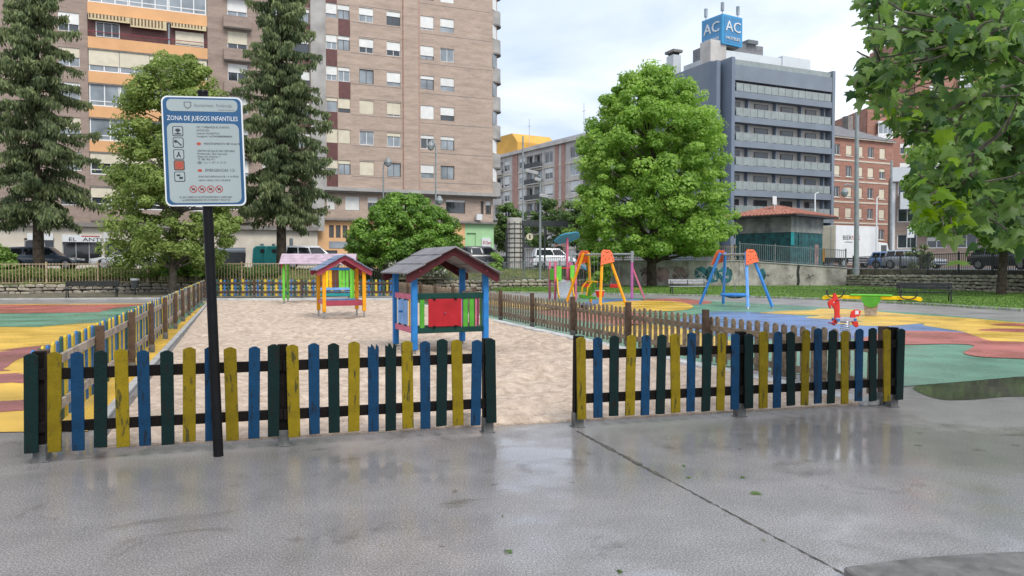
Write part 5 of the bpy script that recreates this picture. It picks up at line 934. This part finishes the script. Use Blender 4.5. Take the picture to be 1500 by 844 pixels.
bx(tk, 'cargo_box', 'truck_white', 0, TL, 0, TW, 1.0, 4.15); bx(tk, 'rear_door', 'truck_cream', -.04, -.003, .08, TW-.08, 1.05, 4.08); bx(tk, 'rear_door_bar', 'frame_alu', -.07, -.042, .5, .56, 1.1, 4.0); bx(tk, 'chassis', 'fence_dark', .1, TL+1.9, .5, TW-.5, .55, .98); bx(tk, 'side_guard', 'frame_alu', 1.8, 4.6, -.02, .05, .5, .62); bx(tk, 'side_guard', 'frame_alu', 1.8, 4.6, -.02, .05, .75, .86)
m = MB(); m.prism([(0, .5), (1.75, .5), (1.8, 1.5), (1.45, 2.5), (0, 2.6)], (TL+.15, .1, 0), (1, 0, 0), (0, 0, 1), (0, TW-.2, 0)); m.build('cab', 'truck_white', tk, bevel=.05); bx(tk, 'cab_window', 'car_glass', TL+.6, TL+1.45, .085, .097, 1.5, 2.3); bx(tk, 'tail_lift', 'play_orange', -.12, -.08, 1.2, 1.7, .6, 1.9)
for x in (1.2, TL+.9):
    for y in (.15, TW-.15): m = MB(); m.tube([(x, y-.14, .48), (x, y+.14, .48)], .48, 18); w = m.build('wheel', 'tyre', tk, smooth=True); m = MB(); m.tube([(x, y-.15, .48), (x, y-.142, .48)], .26, 12); m.build('rim', 'rim', w)
for s_, c_, x_ in (('BIER', 'ink', .95), ('PACK', 'ink_red', 2.23)): me = textmesh(s_, .62, .006); xs_ = [v.co.x for v in me.vertices]; link('lettering', me, c_, tk, (x_, -.012, 2.75), (math.pi/2, 0, 0), (1.22/(max(xs_)-min(xs_)), 1, 1))
me = textmesh('embalajes', .22, .004); link('lettering', me, 'ink_soft', tk, (1.2, -.012, 2.48), (math.pi/2, 0, 0), (1.4, 1, 1))
# containers
for px, lb in ((384, 'teal recycling igloo under the spruce, nearer the dark dumpster'), (401, 'teal recycling igloo under the spruce, nearer the white estate car')):
    t = thing('recycling_bin', lb, 'recycling bin', cp(px, 54), R(20)); m = MB(); m.prism([(-.62, 0), (.62, 0), (.66, .5), (.6, 1.45), (.42, 1.62), (-.42, 1.62), (-.6, 1.45), (-.66, .5)], (0, -.55, 0), (1, 0, 0), (0, 0, 1), (0, 1.1, 0)); m.build('shell', 'bin_teal', t, bevel=.06, smooth=True)
    m = MB(); m.lathe([(.0, 0), (.16, 0), (.16, .03), (0, .03)], 14); m.build('opening', 'ink', t, loc=(0, -.56, 1.25), rot=(math.pi/2, 0, 0)); m = MB(); m.box(-.12, .12, -.12, .12, 1.62, 1.78); m.build('lifting_eye', 'galvanised', t)
t = thing('dumpster', 'dark grey wheeled dumpster with pale lid behind the railings', 'dumpster', cp(340, 53.5), R(18)); m = MB(); m.prism([(-.85, .2), (.85, .2), (.92, 1.15), (-.92, 1.15)], (0, -.5, 0), (1, 0, 0), (0, 0, 1), (0, 1.0, 0)); m.build('body', 'bin_grey', t, bevel=.04); an = np.linspace(0, math.pi, 9); m = MB(); m.prism([(.52*math.cos(a), 1.16+.34*math.sin(a)) for a in an], (-.9, 0, 0), (0, 1, 0), (0, 0, 1), (1.8, 0, 0)); m.build('lid', 'pale_glass', t)
for x in (-.7, .7): m = MB(); m.tube([(x, -.5, .1), (x, -.42, .1)], .1, 10); m.build('wheel', 'tyre', t)
# ================================================================ LAMPS, POLES, SIGNS
def lantern(par, p, s=1.0):
    m = MB(); m.lathe([(.02, .42), (.10, .40), (.26, .12), (.27, .08)], 14, p); h = m.build('lamp_hood', 'pole_grey', par, smooth=True); m = MB(); m.lathe([(.25, .08), (.24, 0), (.16, -.16), (.02, -.22)], 14, p); m.build('lamp_glass', 'pale_glass', h, smooth=True)
def lamp(label, base, pts, r, heads, mat='pole_grey', name='street_lamp'):
    t = thing(name, label, 'street lamp', base); b = Vector(base); m = MB(); m.tube([Vector(p)-b for p in pts], [r*1.25]+[r]*(len(pts)-1), 10); m.build('pole', mat, t, smooth=True)
    m = MB(); m.tube([(0, 0, 0), (0, 0, .5)], r*1.6, 10); m.build('pole_base', mat, t)
    for h in heads: lantern(t, Vector(h)-b)
    return t
def P(px, py, Y): return at(px, py, Y)
lamp('grey lamp post with hanging bell lantern behind the round shrub', P(638, 385, 52).xy.to_3d()+Vector((0, 0, SZ)), [P(638, 385, 52).xy.to_3d()+Vector((0, 0, SZ)), P(638.5, 216, 52), P(636, 208, 52), P(631, 206, 52)], .055, [P(631, 216, 52), P(643.5, 296, 52)])
lamp('slim grey lamp post with curved neck above the round shrub', P(561.5, 385, 54).xy.to_3d()+Vector((0, 0, SZ)), [P(561.5, 385, 54).xy.to_3d()+Vector((0, 0, SZ)), P(561.5, 246, 54), P(563, 238, 54), P(567, 232, 54)], .05, [P(568.5, 240, 54)])
t = lamp('tall floodlight mast beside the park gate', G(791, 424.5).xy.to_3d(), [G(791, 424.5).xy.to_3d(), P(791.5, 262, 51)], .075, [])
b = t.location
for q, w in (((783, 252), .5), ((775, 250), .45), ((797, 286), .6), ((788, 262), .4)): p = P(*q, 51)-b; m = MB(); m.beam(p+Vector((-w/2, 0, 0)), p+Vector((w/2, -.1, -.12)), .3, .22); m.build('floodlight', 'frame_alu', t, bevel=.03)
m = MB(); m.beam(P(773, 252, 51)-b, P(792, 258, 51)-b, .06, .06); m.beam(P(790, 280, 51)-b, P(797, 286, 51)-b, .06, .06); m.build('bracket', 'pole_grey', t)
t = lamp('curved-arm street lamp standing by the street block', P(766, 385, 75).xy.to_3d()+Vector((0, 0, SZ)), [P(766, 385, 75).xy.to_3d()+Vector((0, 0, SZ)), P(766, 200, 75)], .08, [])
m = MB(); m.tube([P(766, 262, 75)-t.location, P(768, 253, 75)-t.location, P(774, 249, 75)-t.location, P(783, 251, 75)-t.location], .05, 6); m.build('arm', 'pole_grey', t)
lamp('large grey lamp post with arched arm and ring lantern at the wall corner', P(1254, 400, 53.4).xy.to_3d()+Vector((0, 0, 1.0)), [P(1254.5, 400, 53.4).xy.to_3d()+Vector((0, 0, 1.0)), P(1255, 225, 53.4), P(1255.5, 166, 53.4)], .14, [], 'pole_grey')
t = bpy.context.scene.collection.objects[-1].parent; b = t.location
m = MB(); m.tube([P(1254.5, 292, 53.4)-b, P(1253, 279, 53.4)-b, P(1248, 272, 53.4)-b, P(1241, 270, 53.4)-b, P(1236, 272, 53.4)-b], .05, 7); m.build('arm', 'pole_grey', t); lantern(t, P(1237, 284, 53.4)-b)
lamp('slender pale lamp post in front of the red brick building', P(1283.5, 392, 70).xy.to_3d()+Vector((0, 0, SZ)), [P(1283.5, 392, 70).xy.to_3d()+Vector((0, 0, SZ)), P(1284.5, 290, 70), P(1288, 288, 70)], .06, [], 'sign_white'); lamp('short white lamp on the street behind the kiosk roof', P(1194, 385, 80).xy.to_3d()+Vector((0, 0, SZ)), [P(1194, 385, 80).xy.to_3d()+Vector((0, 0, SZ)), P(1194, 284, 80), P(1199, 282, 80)], .07, [], 'sign_white'); lamp('grey pole in front of the banded building', P(1305, 392, 75).xy.to_3d()+Vector((0, 0, SZ)), [P(1305, 392, 75).xy.to_3d()+Vector((0, 0, SZ)), P(1306, 235, 75)], .1, [])
t = thing('parking_sign', 'square white parking sign with a blue slash on a grey pole', 'sign', P(1333, 395, 62).xy.to_3d()+Vector((0, 0, SZ)), R(-10)); m = MB(); m.tube([(0, 0, 0), (0, 0, 3.3)], .03, 6); m.build('pole', 'pole_grey', t); bx(t, 'panel', 'sign_white', -.26, .26, -.06, -.03, 2.5, 3.4); m = MB(); m.beam((-.14, -.066, 2.75), (.14, -.066, 3.2), .09, .008, (0, 1, 0)); m.build('mark', 'sign_blue', t)
for px, Y, lb in ((156, 47.3, 'thin post sign in front of the white hatchback'), (600, 56, 'narrow post sign at the kerb by the orange shop front'), (427, 58, 'dark signpost at the kerb beside the second spruce')):
    b = P(px, 385, Y).xy.to_3d()+Vector((0, 0, SZ)); t = thing('post_sign', lb, 'sign', b); m = MB(); m.tube([(0, 0, 0), (0, 0, 2.3)], .03, 6); m.build('pole', 'bench_black' if px == 427 else 'pole_grey', t); bx(t, 'panel', 'sign_white' if px == 156 else 'pole_grey', -.14, .14, -.05, -.03, 1.7, 2.3)
# ================================================================ VEGETATION
def rot_frames(nrm, rs, roll=None):
    n = nrm/np.linalg.norm(nrm, axis=1, keepdims=True); r = rs.normal(size=n.shape); u = r-(r*n).sum(1, keepdims=True)*n; u /= np.linalg.norm(u, axis=1, keepdims=True)+1e-9
    return u, np.cross(n, u), n
def leaf_quads(P, nrm, size, rs, tint, aspect=.6, fold=.15):
    """one pointed leaf (4 vertices, 2 triangles as a kite) per point"""
    u, v, n = rot_frames(nrm, rs); s = size[:, None] if hasattr(size, '__len__') else size
    V = np.stack([P-u*s*.5, P+v*s*aspect*.5-n*s*fold, P+u*s*.5, P-v*s*aspect*.5-n*s*fold], 1).reshape(-1, 3); N_ = len(P)
    return V, np.arange(4*N_).reshape(-1, 4), np.repeat(tint, 4)
def foliage(name, P, nrm, size, tint, mat, par, rs, aspect=.6):
    V, Fq, t = leaf_quads(P, nrm, size, rs, tint, aspect); me = npmesh(name, V, Fq, 4, t, mat)
    return props(link(name, me, None, par), kind='stuff')
def limb(m, a, b, r0, r1, rs, n=5, sag=.0, wob=.06, seg=6):
    a, b = Vector(a), Vector(b); L_ = (b-a).length; pts = []
    for i in range(n+1):
        t = i/n; p = a.lerp(b, t); w = wob*L_*math.sin(t*math.pi); pts.append(p+Vector((rs.uniform(-w, w), rs.uniform(-w, w), rs.uniform(-w, w)*.5-sag*L_*math.sin(t*math.pi))))
    m.tube(pts, [r0+(r1-r0)*i/n for i in range(n+1)], seg)
    return pts
def broadleaf(label, base, height, prof, trunk_r, trunk_h, leaf, lsize, nclump, nleaf, seed, mat_bark='bark', lean=(0, 0), clump_r=.9, name='tree', cat='tree', aspect=.7, shell=.55, gap=.0, droop=.35, group=None):
    """prof(f) -> crown radius (m) at height fraction f of the crown"""
    rs = np.random.RandomState(seed); pr = random.Random(seed); t = thing(name, label, cat, base, 0, group); z0 = trunk_h; hc = height-z0; C_ = []
    while len(C_) < nclump:
        f = rs.uniform(0, 1); r = prof(f)
        if rs.uniform() > r/prof.mx: continue
        a = rs.uniform(0, 6.283); q = shell+(1-shell)*rs.uniform()**.6 if rs.uniform() < .8 else rs.uniform(.1, .6)
        C_.append((math.cos(a)*r*q*(1+rs.uniform(-.1, .1))+lean[0]*f, math.sin(a)*r*q+lean[1]*f, z0+f*hc))
    C_ = np.array(C_); m = MB(); top = (lean[0]*.8, lean[1]*.8, z0+hc*.86)
    tp = limb(m, (0, 0, -.1), top, trunk_r, trunk_r*.18, pr, 8, wob=.012, seg=10); tp = [Vector(p) for p in tp]
    m2 = m; br = m.build('trunk', mat_bark, t, smooth=True); m = MB()
    for c in C_[::max(1, nclump//70)]:
        s = Vector(min(tp, key=lambda p: abs(p.z-max(z0*.8, c[2]-.9-.25*math.hypot(c[0], c[1]))))); limb(m, s, c, trunk_r*.28, .018, pr, 4, wob=.08, seg=5)
    m.build('limbs', mat_bark, t, smooth=True)
    per = nleaf//nclump; cr = clump_r*rs.uniform(.45, 1.4, nclump); ct = rs.uniform(-.24, .24, nclump); d = rs.normal(size=(nclump, per, 3)); d /= np.linalg.norm(d, axis=2, keepdims=True)
    rad = rs.uniform(.25, 1, (nclump, per, 1))**.5; off = d*rad*cr[:, None, None]*np.array([1, 1, .62]); Pn = (C_[:, None, :]+off).reshape(-1, 3)
    nr = (d*np.array([1, 1, .6])+np.array([0, 0, .55])+rs.normal(0, .45, d.shape)).reshape(-1, 3); ti = np.clip(.5+np.repeat(ct, per)+rs.normal(0, .2, len(Pn)), 0, 1); k = rs.uniform(size=len(Pn)) > gap; ok = Pn[:, 2] > .25
    k &= ok; Pn, nr, ti = Pn[k], nr[k], ti[k]
    foliage('crown', Pn, nr, lsize*rs.uniform(.65, 1.25, len(Pn)), ti, leaf, t, rs, aspect); return t
class prof:
    def __init__(s, pts): s.x = [p[0] for p in pts]; s.y = [p[1] for p in pts]; s.mx = max(s.y)
    def __call__(s, f): return float(np.interp(f, s.x, s.y))
def spruce(label, base, height, r_low, trunk_r, seed, z_low, sparse=1.0, prof_=None):
    rs = np.random.RandomState(seed); pr = random.Random(seed); t = thing('spruce_tree', label, 'tree', base); m = MB(); tp = limb(m, (0, 0, -.1), (0, 0, height), trunk_r, .03, pr, 10, wob=.004, seg=10); m.build('trunk', 'bark', t, smooth=True)
    m = MB(); PP = []; NN = []; TT = []; SS = []; z = z_low
    while z < height-.4:
        f = (z-z_low)/(height-z_low); R_ = (prof_(f) if prof_ else r_low*(1-f)**.75)+.25
        for k in range(1):
            a = rs.uniform(0, 6.283); L_ = R_*rs.choice([.45, .7, .9, 1.0, 1.2])*rs.uniform(.8, 1.1); dr = rs.uniform(.1, .62)*(1.15-.7*f); n = 9; pts = []
            for i in range(n+1):
                s = i/n; pts.append(Vector((math.cos(a)*L_*s, math.sin(a)*L_*s, z+L_*(.10*s-dr*s*s+.16*s**4))))
            m.tube(pts, [.035*(1-.85*i/n)+.006 for i in range(n+1)], 4, False); bt = rs.uniform(-.2, .2)
            nt_ = int(70*L_/2.2)+10; s = rs.uniform(.12, 1, nt_)**.75; ii = np.clip(s*n, 0, n-.01); i0 = ii.astype(int); pa = np.array([tuple(p) for p in pts]); q = pa[i0]+(pa[i0+1]-pa[i0])*(ii-i0)[:, None]
            side = rs.choice([-1, 1], nt_)*rs.uniform(0, .42, nt_)*(1.1-s*.6); q = q+np.c_[-math.sin(a)*side, math.cos(a)*side, -np.abs(side)*.35]
            for rep in range(3):
                hang = rs.uniform(.02, .42, nt_)*(rep*.45+.2); qq = q+np.c_[rs.normal(0, .07, nt_), rs.normal(0, .07, nt_), -hang]
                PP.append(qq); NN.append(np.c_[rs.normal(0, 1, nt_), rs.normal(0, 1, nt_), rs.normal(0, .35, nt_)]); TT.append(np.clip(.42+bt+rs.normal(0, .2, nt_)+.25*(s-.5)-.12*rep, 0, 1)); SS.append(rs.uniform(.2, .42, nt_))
        z += rs.uniform(.035, .125)/sparse
    m.build('branches', 'bark', t, fix=False); P_ = np.concatenate(PP); Nn = np.concatenate(NN); T_ = np.concatenate(TT); S_ = np.concatenate(SS)
    n = Nn/np.linalg.norm(Nn, axis=1, keepdims=True); dn = np.c_[rs.normal(0, .35, len(P_)), rs.normal(0, .35, len(P_)), -np.ones(len(P_))]; u = dn-(dn*n).sum(1, keepdims=True)*n; u /= np.linalg.norm(u, axis=1, keepdims=True); v = np.cross(n, u); s = S_[:, None]
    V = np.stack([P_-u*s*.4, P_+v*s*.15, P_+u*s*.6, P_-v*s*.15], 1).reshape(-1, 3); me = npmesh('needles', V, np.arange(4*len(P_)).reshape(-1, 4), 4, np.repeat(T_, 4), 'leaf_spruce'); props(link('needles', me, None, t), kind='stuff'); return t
gz = lambda px, Y, z=SZ: (at(px, 389, Y).x, Y, z)
spruce('tall drooping spruce beside the navy estate car', gz(57, 46.5, 1.0), 21.5, 3.4, .34, 21, 3.4, 1.25, prof([(0, 2.5), (.1, 2.9), (.3, 2.75), (.6, 2.0), (1, .2)]))
spruce('tall slender spruce between the recycling igloos and the white estate car', gz(412, 49.5, 1.2), 23, 2.9, .33, 22, 3.6, 1.25, prof([(0, 2.2), (.08, 2.9), (.3, 2.75), (.5, 2.35), (.75, 1.5), (1, .2)]))
broadleaf('olive-green tree behind the notice, its trunk against the stone wall', gz(252, 42.0, .08), 13.6, prof([(0, 2.5), (.12, 3.4), (.35, 3.0), (.6, 2.6), (.8, 2.1), (.93, 1.2), (1, .4)]), .21, 1.7, 'leaf_olive', .20, 230, 66000, 31, 'bark_grey', clump_r=.7, gap=.12, aspect=.55, lean=(.5, 0))
broadleaf('large domed bright green maple in front of the graffiti wall', gz(955, 54.2, .18), 15.3, prof([(0, 4.5), (.1, 5.2), (.25, 5.4), (.45, 5.0), (.62, 4.7), (.8, 3.8), (.92, 2.5), (1, 1.1)]), .36, 2.3, 'leaf_maple', .21, 620, 130000, 33, 'bark', clump_r=.72, aspect=.85, shell=.5, gap=.1)
broadleaf('big round dark-leaved shrub above the flowering hedge', gz(594, 50, 1.1), 5.15, prof([(0, 2.9), (.2, 3.5), (.5, 3.35), (.75, 2.5), (.92, 1.3), (1, .5)]), .2, .35, 'leaf_shrub', .2, 330, 60000, 35, clump_r=.5, name='round_shrub', cat='shrub', shell=.72, aspect=.6)
broadleaf('young plane tree on the lawn with its trunk beside the bench', gz(1467, 38.5, .12), 11.5, prof([(0, 3.0), (.15, 4.0), (.4, 4.4), (.65, 4.2), (.85, 2.8), (1, .8)]), .24, 2.7, 'leaf_young', .27, 210, 52000, 37, clump_r=.75, aspect=.85, gap=.1, lean=(.4, 0))
for i, (px, Y, h, r, lb) in enumerate(((745, 92, 7.6, 2.2, 'small street tree left of the gate pillar'), (800, 98, 8.6, 3.0, 'pale street tree seen above the gate lintel'), (845, 94, 8.2, 3.0, 'street tree between the gate and the maple'))):
    broadleaf(lb, gz(px, Y), h, prof([(0, r*.7), (.35, r), (.7, r*.8), (1, r*.25)]), .15, 2.4, 'leaf_street', .3, 46, 9000, 50+i, clump_r=.8)
broadleaf('bright green bush at the end of the railings by the navy car', gz(-8, 44.5, .7), 2.5, prof([(0, 1.0), (.4, 1.25), (1, .4)]), .06, .1, 'leaf_young', .2, 40, 6000, 61, name='bush', cat='shrub', clump_r=.4)
broadleaf('dark evergreen bush behind the olive tree trunk', gz(275, 45.5, .8), 2.0, prof([(0, 1.7), (.4, 2.0), (1, .6)]), .06, .1, 'leaf_shrub', .2, 50, 7000, 62, name='bush', cat='shrub', clump_r=.45)
broadleaf('weedy sapling growing out of the dark railing', gz(1347, 50.5, 1.0), 2.0, prof([(0, .5), (.5, .9), (1, .3)]), .05, .2, 'leaf_spruce', .22, 22, 1500, 63, name='sapling', cat='shrub', clump_r=.35, gap=.3)
broadleaf('small yellow-green sapling behind the playhouse roof', gz(727, 49.2, .7), 1.9, prof([(0, .3), (.6, .5), (1, .2)]), .03, .4, 'leaf_young', .16, 12, 700, 64, name='sapling', cat='shrub', clump_r=.3)
broadleaf('leafy bush beside the slide canopy post', gz(870, 52.2, .2), 3.2, prof([(0, .9), (.5, 1.1), (1, .4)]), .06, .3, 'leaf_maple', .22, 30, 4000, 65, name='bush', cat='shrub', clump_r=.4)
def hedge(label, a, b, w, h, n, seed, leaf, flowers=0, z=.8):
    rs = np.random.RandomState(seed); a, b = Vector(a), Vector(b); d = b-a; L_ = d.to_2d().length; t = thing('hedge', label, 'hedge', (a.x, a.y, z), math.atan2(d.y, d.x)); x = rs.uniform(0, L_, n); f = rs.uniform(0, 6.283, n); hh = h*(1+.13*np.sin(x*1.7+seed)+.08*np.sin(x*4.1)); q = rs.uniform(.7, 1.03, n)
    P_ = np.c_[x, np.cos(f)*w/2*q, hh*.5+np.sin(f)*hh*.5*q]; nr = np.c_[rs.normal(0, .5, n), np.cos(f), np.sin(f)]+rs.normal(0, .4, (n, 3)); foliage('leaves', P_, nr, rs.uniform(.1, .2, n), np.clip(rs.normal(.4, .2, n), 0, 1)*(.55 if flowers else 1), leaf, t, rs)
    if flowers: k = rs.randint(0, n, flowers); foliage('blossom', P_[k]*np.array([1, 1.05, 1.03]), nr[k], rs.uniform(.07, .14, flowers), np.ones(flowers), leaf, t, rs, .95)
    m = MB(); m.box(.1, L_-.1, -w*.28, w*.28, 0, h*.7); m.build('stems', 'earth', t); return t
hedge('flowering white-blossomed hedge below the round shrub', at(566, 389, 46.6), at(648, 389, 49), 1.2, 1.15, 7000, 5, 'leaf_hedge', 2600, .8); hedge('low clipped hedge behind the rusty railing by the dumpster', at(296, 389, 46), at(405, 389, 48.6), .9, .9, 6000, 6, 'leaf_street', 0, .8); hedge('clipped hedge behind the rusty railing by the navy car', at(-60, 389, 42.6), at(232, 389, 45.3), .9, .72, 9000, 8, 'leaf_olive', 0, .75)
# ---- near plane tree overhanging from the right
def lobed():
    """five-lobed leaf outline in the xy plane, stem at the origin, tip towards +y"""
    half = [(0, 0), (.10, .03), (.34, -.06), (.30, .10), (.52, .20), (.36, .30), (.44, .52), (.27, .48), (.17, .56), (.12, .80), (0, 1.0)]; return half+[(-x, y) for x, y in half[::-1][1:-1]]
def leaf_mesh(seed, mat):
    r = random.Random(seed); ol = lobed(); vs = [(0, .35, .02)]; cv = r.uniform(.1, .5); sd = r.uniform(-.1, .1)
    for x, y in ol: x *= r.uniform(.92, 1.08); y *= r.uniform(.95, 1.05); vs.append((x, y, -cv*(abs(x)*1.2+max(0, y-.3)**2*1.3)+sd*x))
    n = len(ol); me = bpy.data.meshes.new('leaf'); me.from_pydata(vs, [], [(0, 1+i, 1+(i+1) % n) for i in range(n)]); a = me.attributes.new('tint', 'FLOAT', 'POINT'); a.data.foreach_set('value', [min(1, max(0, r.gauss(.45, .22)))]*len(vs)); me.materials.append(MATS[mat]); return me
def plane_tree():
    rs = random.Random(77); base = Vector((9.4, 9.0, 0)); t = thing('plane_tree', 'plane tree with big lobed leaves overhanging the playground from the right', 'tree', base); m = MB(); limb(m, (0, 0, -.05), (.2, .3, 7.5), .26, .12, rs, 8, wob=.01, seg=12); m.build('trunk', 'bark_grey', t, smooth=True)
    # leafy sprays, each defined by where it ends in space: (picture x, y, distance)
    ends = []
    for i in range(170):
        u = rs.random(); v = rs.random(); px = 1262+u*330; top = -60; lo = np.interp(px, [1240, 1290, 1330, 1380, 1420, 1470, 1600], [120, 145, 185, 235, 310, 350, 340]); py = top+(lo-top)*v
        hi = np.interp(px, [1240, 1262, 1275, 1300, 1330, 1600], [100, 60, 30, 0, -60, -60])
        if px < 1330 and 52 < py < 82 and rs.random() < .8: continue
        ends.append(at(px, max(py, hi-20), rs.uniform(6.2, 9.5)))
    for px, py, Y in ((1262, 10, 7.6), (1285, 40, 7.4), (1255, 75, 7.2), (1270, 90, 7.4), (1250, 128, 6.9), (1290, 118, 7.2), (1268, 135, 7.0), (1310, 100, 7.2), (1345, 255, 6.2), (1360, 300, 6.3), (1382, 330, 6.1), (1362, 285, 6.0), (1400, 345, 6.2), (1480, 170, 5.2), (1490, 150, 5.2), (1455, 30, 5.0), (1470, 15, 5.0)): ends.append(at(px, py, Y))
    m = MB(); V = []; LF = []; hub = [Vector((.1, .15, z)) for z in (3.2, 3.9, 4.6, 5.3, 6.0)]; mains = []
    for k, (tx, ty, Y) in enumerate(((1300, -20, 7.6), (1285, 95, 7.3), (1340, 190, 7.0), (1390, 285, 6.7), (1440, 60, 6.5), (1450, 200, 8.6), (1480, 330, 8.0))):
        e = at(tx, ty, Y)-base; pts = limb(m, hub[min(k, 4)], e, .07, .012, rs, 8, sag=-.04, wob=.03, seg=7); mains += pts[2:]
    for e in ends:
        e = e-base; s = min(mains, key=lambda p: (p-e).length+.3*abs(p.z-e.z)); pts = limb(m, s, e, .014, .006, rs, 4, wob=.06, seg=5)
        for i in range(rs.randint(15, 22)):
            q = Vector(pts[rs.randint(1, 4)])+Vector((rs.gauss(0, .11), rs.gauss(0, .11), rs.gauss(0, .09))); V.append(q)
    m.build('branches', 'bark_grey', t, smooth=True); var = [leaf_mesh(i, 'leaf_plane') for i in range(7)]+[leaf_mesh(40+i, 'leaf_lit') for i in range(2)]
    pxof = lambda q: 750+F*(q.x+base.x)/(q.y+base.y); pyof = lambda q: 389-F*(q.z-H)/(q.y+base.y)
    V = [q for q in V if pxof(q) > np.interp(pyof(q), [-100, 60, 62, 84, 86, 150, 250, 400], [1243, 1262, 1310, 1310, 1245, 1245, 1330, 1350])]
    V.sort(key=lambda q: (q+base).length); near = V[:300]; rest = V[300:]; vs = []; fs = []; ti = []
    for i, q in enumerate(V):
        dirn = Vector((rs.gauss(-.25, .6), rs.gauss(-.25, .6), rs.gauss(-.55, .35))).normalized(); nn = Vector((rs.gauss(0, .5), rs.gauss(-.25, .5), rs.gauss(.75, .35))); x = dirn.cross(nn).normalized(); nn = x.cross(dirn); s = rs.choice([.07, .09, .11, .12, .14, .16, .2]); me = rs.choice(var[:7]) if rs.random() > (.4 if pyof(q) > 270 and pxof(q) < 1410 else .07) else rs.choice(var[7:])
        Mx = Matrix((x, dirn, nn)).transposed().to_4x4()
        if i < 300: o = link('leaf', me, None, t); o.matrix_local = Matrix.Translation(q) @ Mx @ Matrix.Scale(s, 4)
        else:
            k = len(vs); n = len(me.vertices); tt = rs.random()
            for v_ in me.vertices: vs.append(q+(Mx.to_3x3() @ v_.co)*s)
            ti += [min(1, max(0, rs.gauss(.45, .28)))]*n
            for p_ in me.polygons: fs.append([j+k for j in p_.vertices])
    me = npmesh('foliage', np.array([tuple(v) for v in vs]), np.array(fs), 3, np.array(ti), 'leaf_plane'); props(link('foliage', me, None, t), kind='stuff')
plane_tree()
# ---- fallen bits on the wet asphalt
fr = random.Random(3); var = [leaf_mesh(90+i, 'leaf_plane') for i in range(3)]
for px, py, s in ((742, 810, .07), (905, 838, .06), (1008, 700, .05), (1102, 722, .09), (1000, 683, .06), (735, 757, .03), (1085, 700, .05), (968, 745, .03), (560, 800, .02), (1120, 792, .03)):
    p = G(px, py); o = link('fallen_leaf', fr.choice(var), None, None, (p.x, p.y, .012), (fr.uniform(-.1, .1), fr.uniform(-.1, .1), fr.uniform(0, 6)), (s, s*fr.uniform(.4, 1), s)); props(o, 'small fallen leaf lying on the wet asphalt', 'leaf', 'fallen leaves on the asphalt')
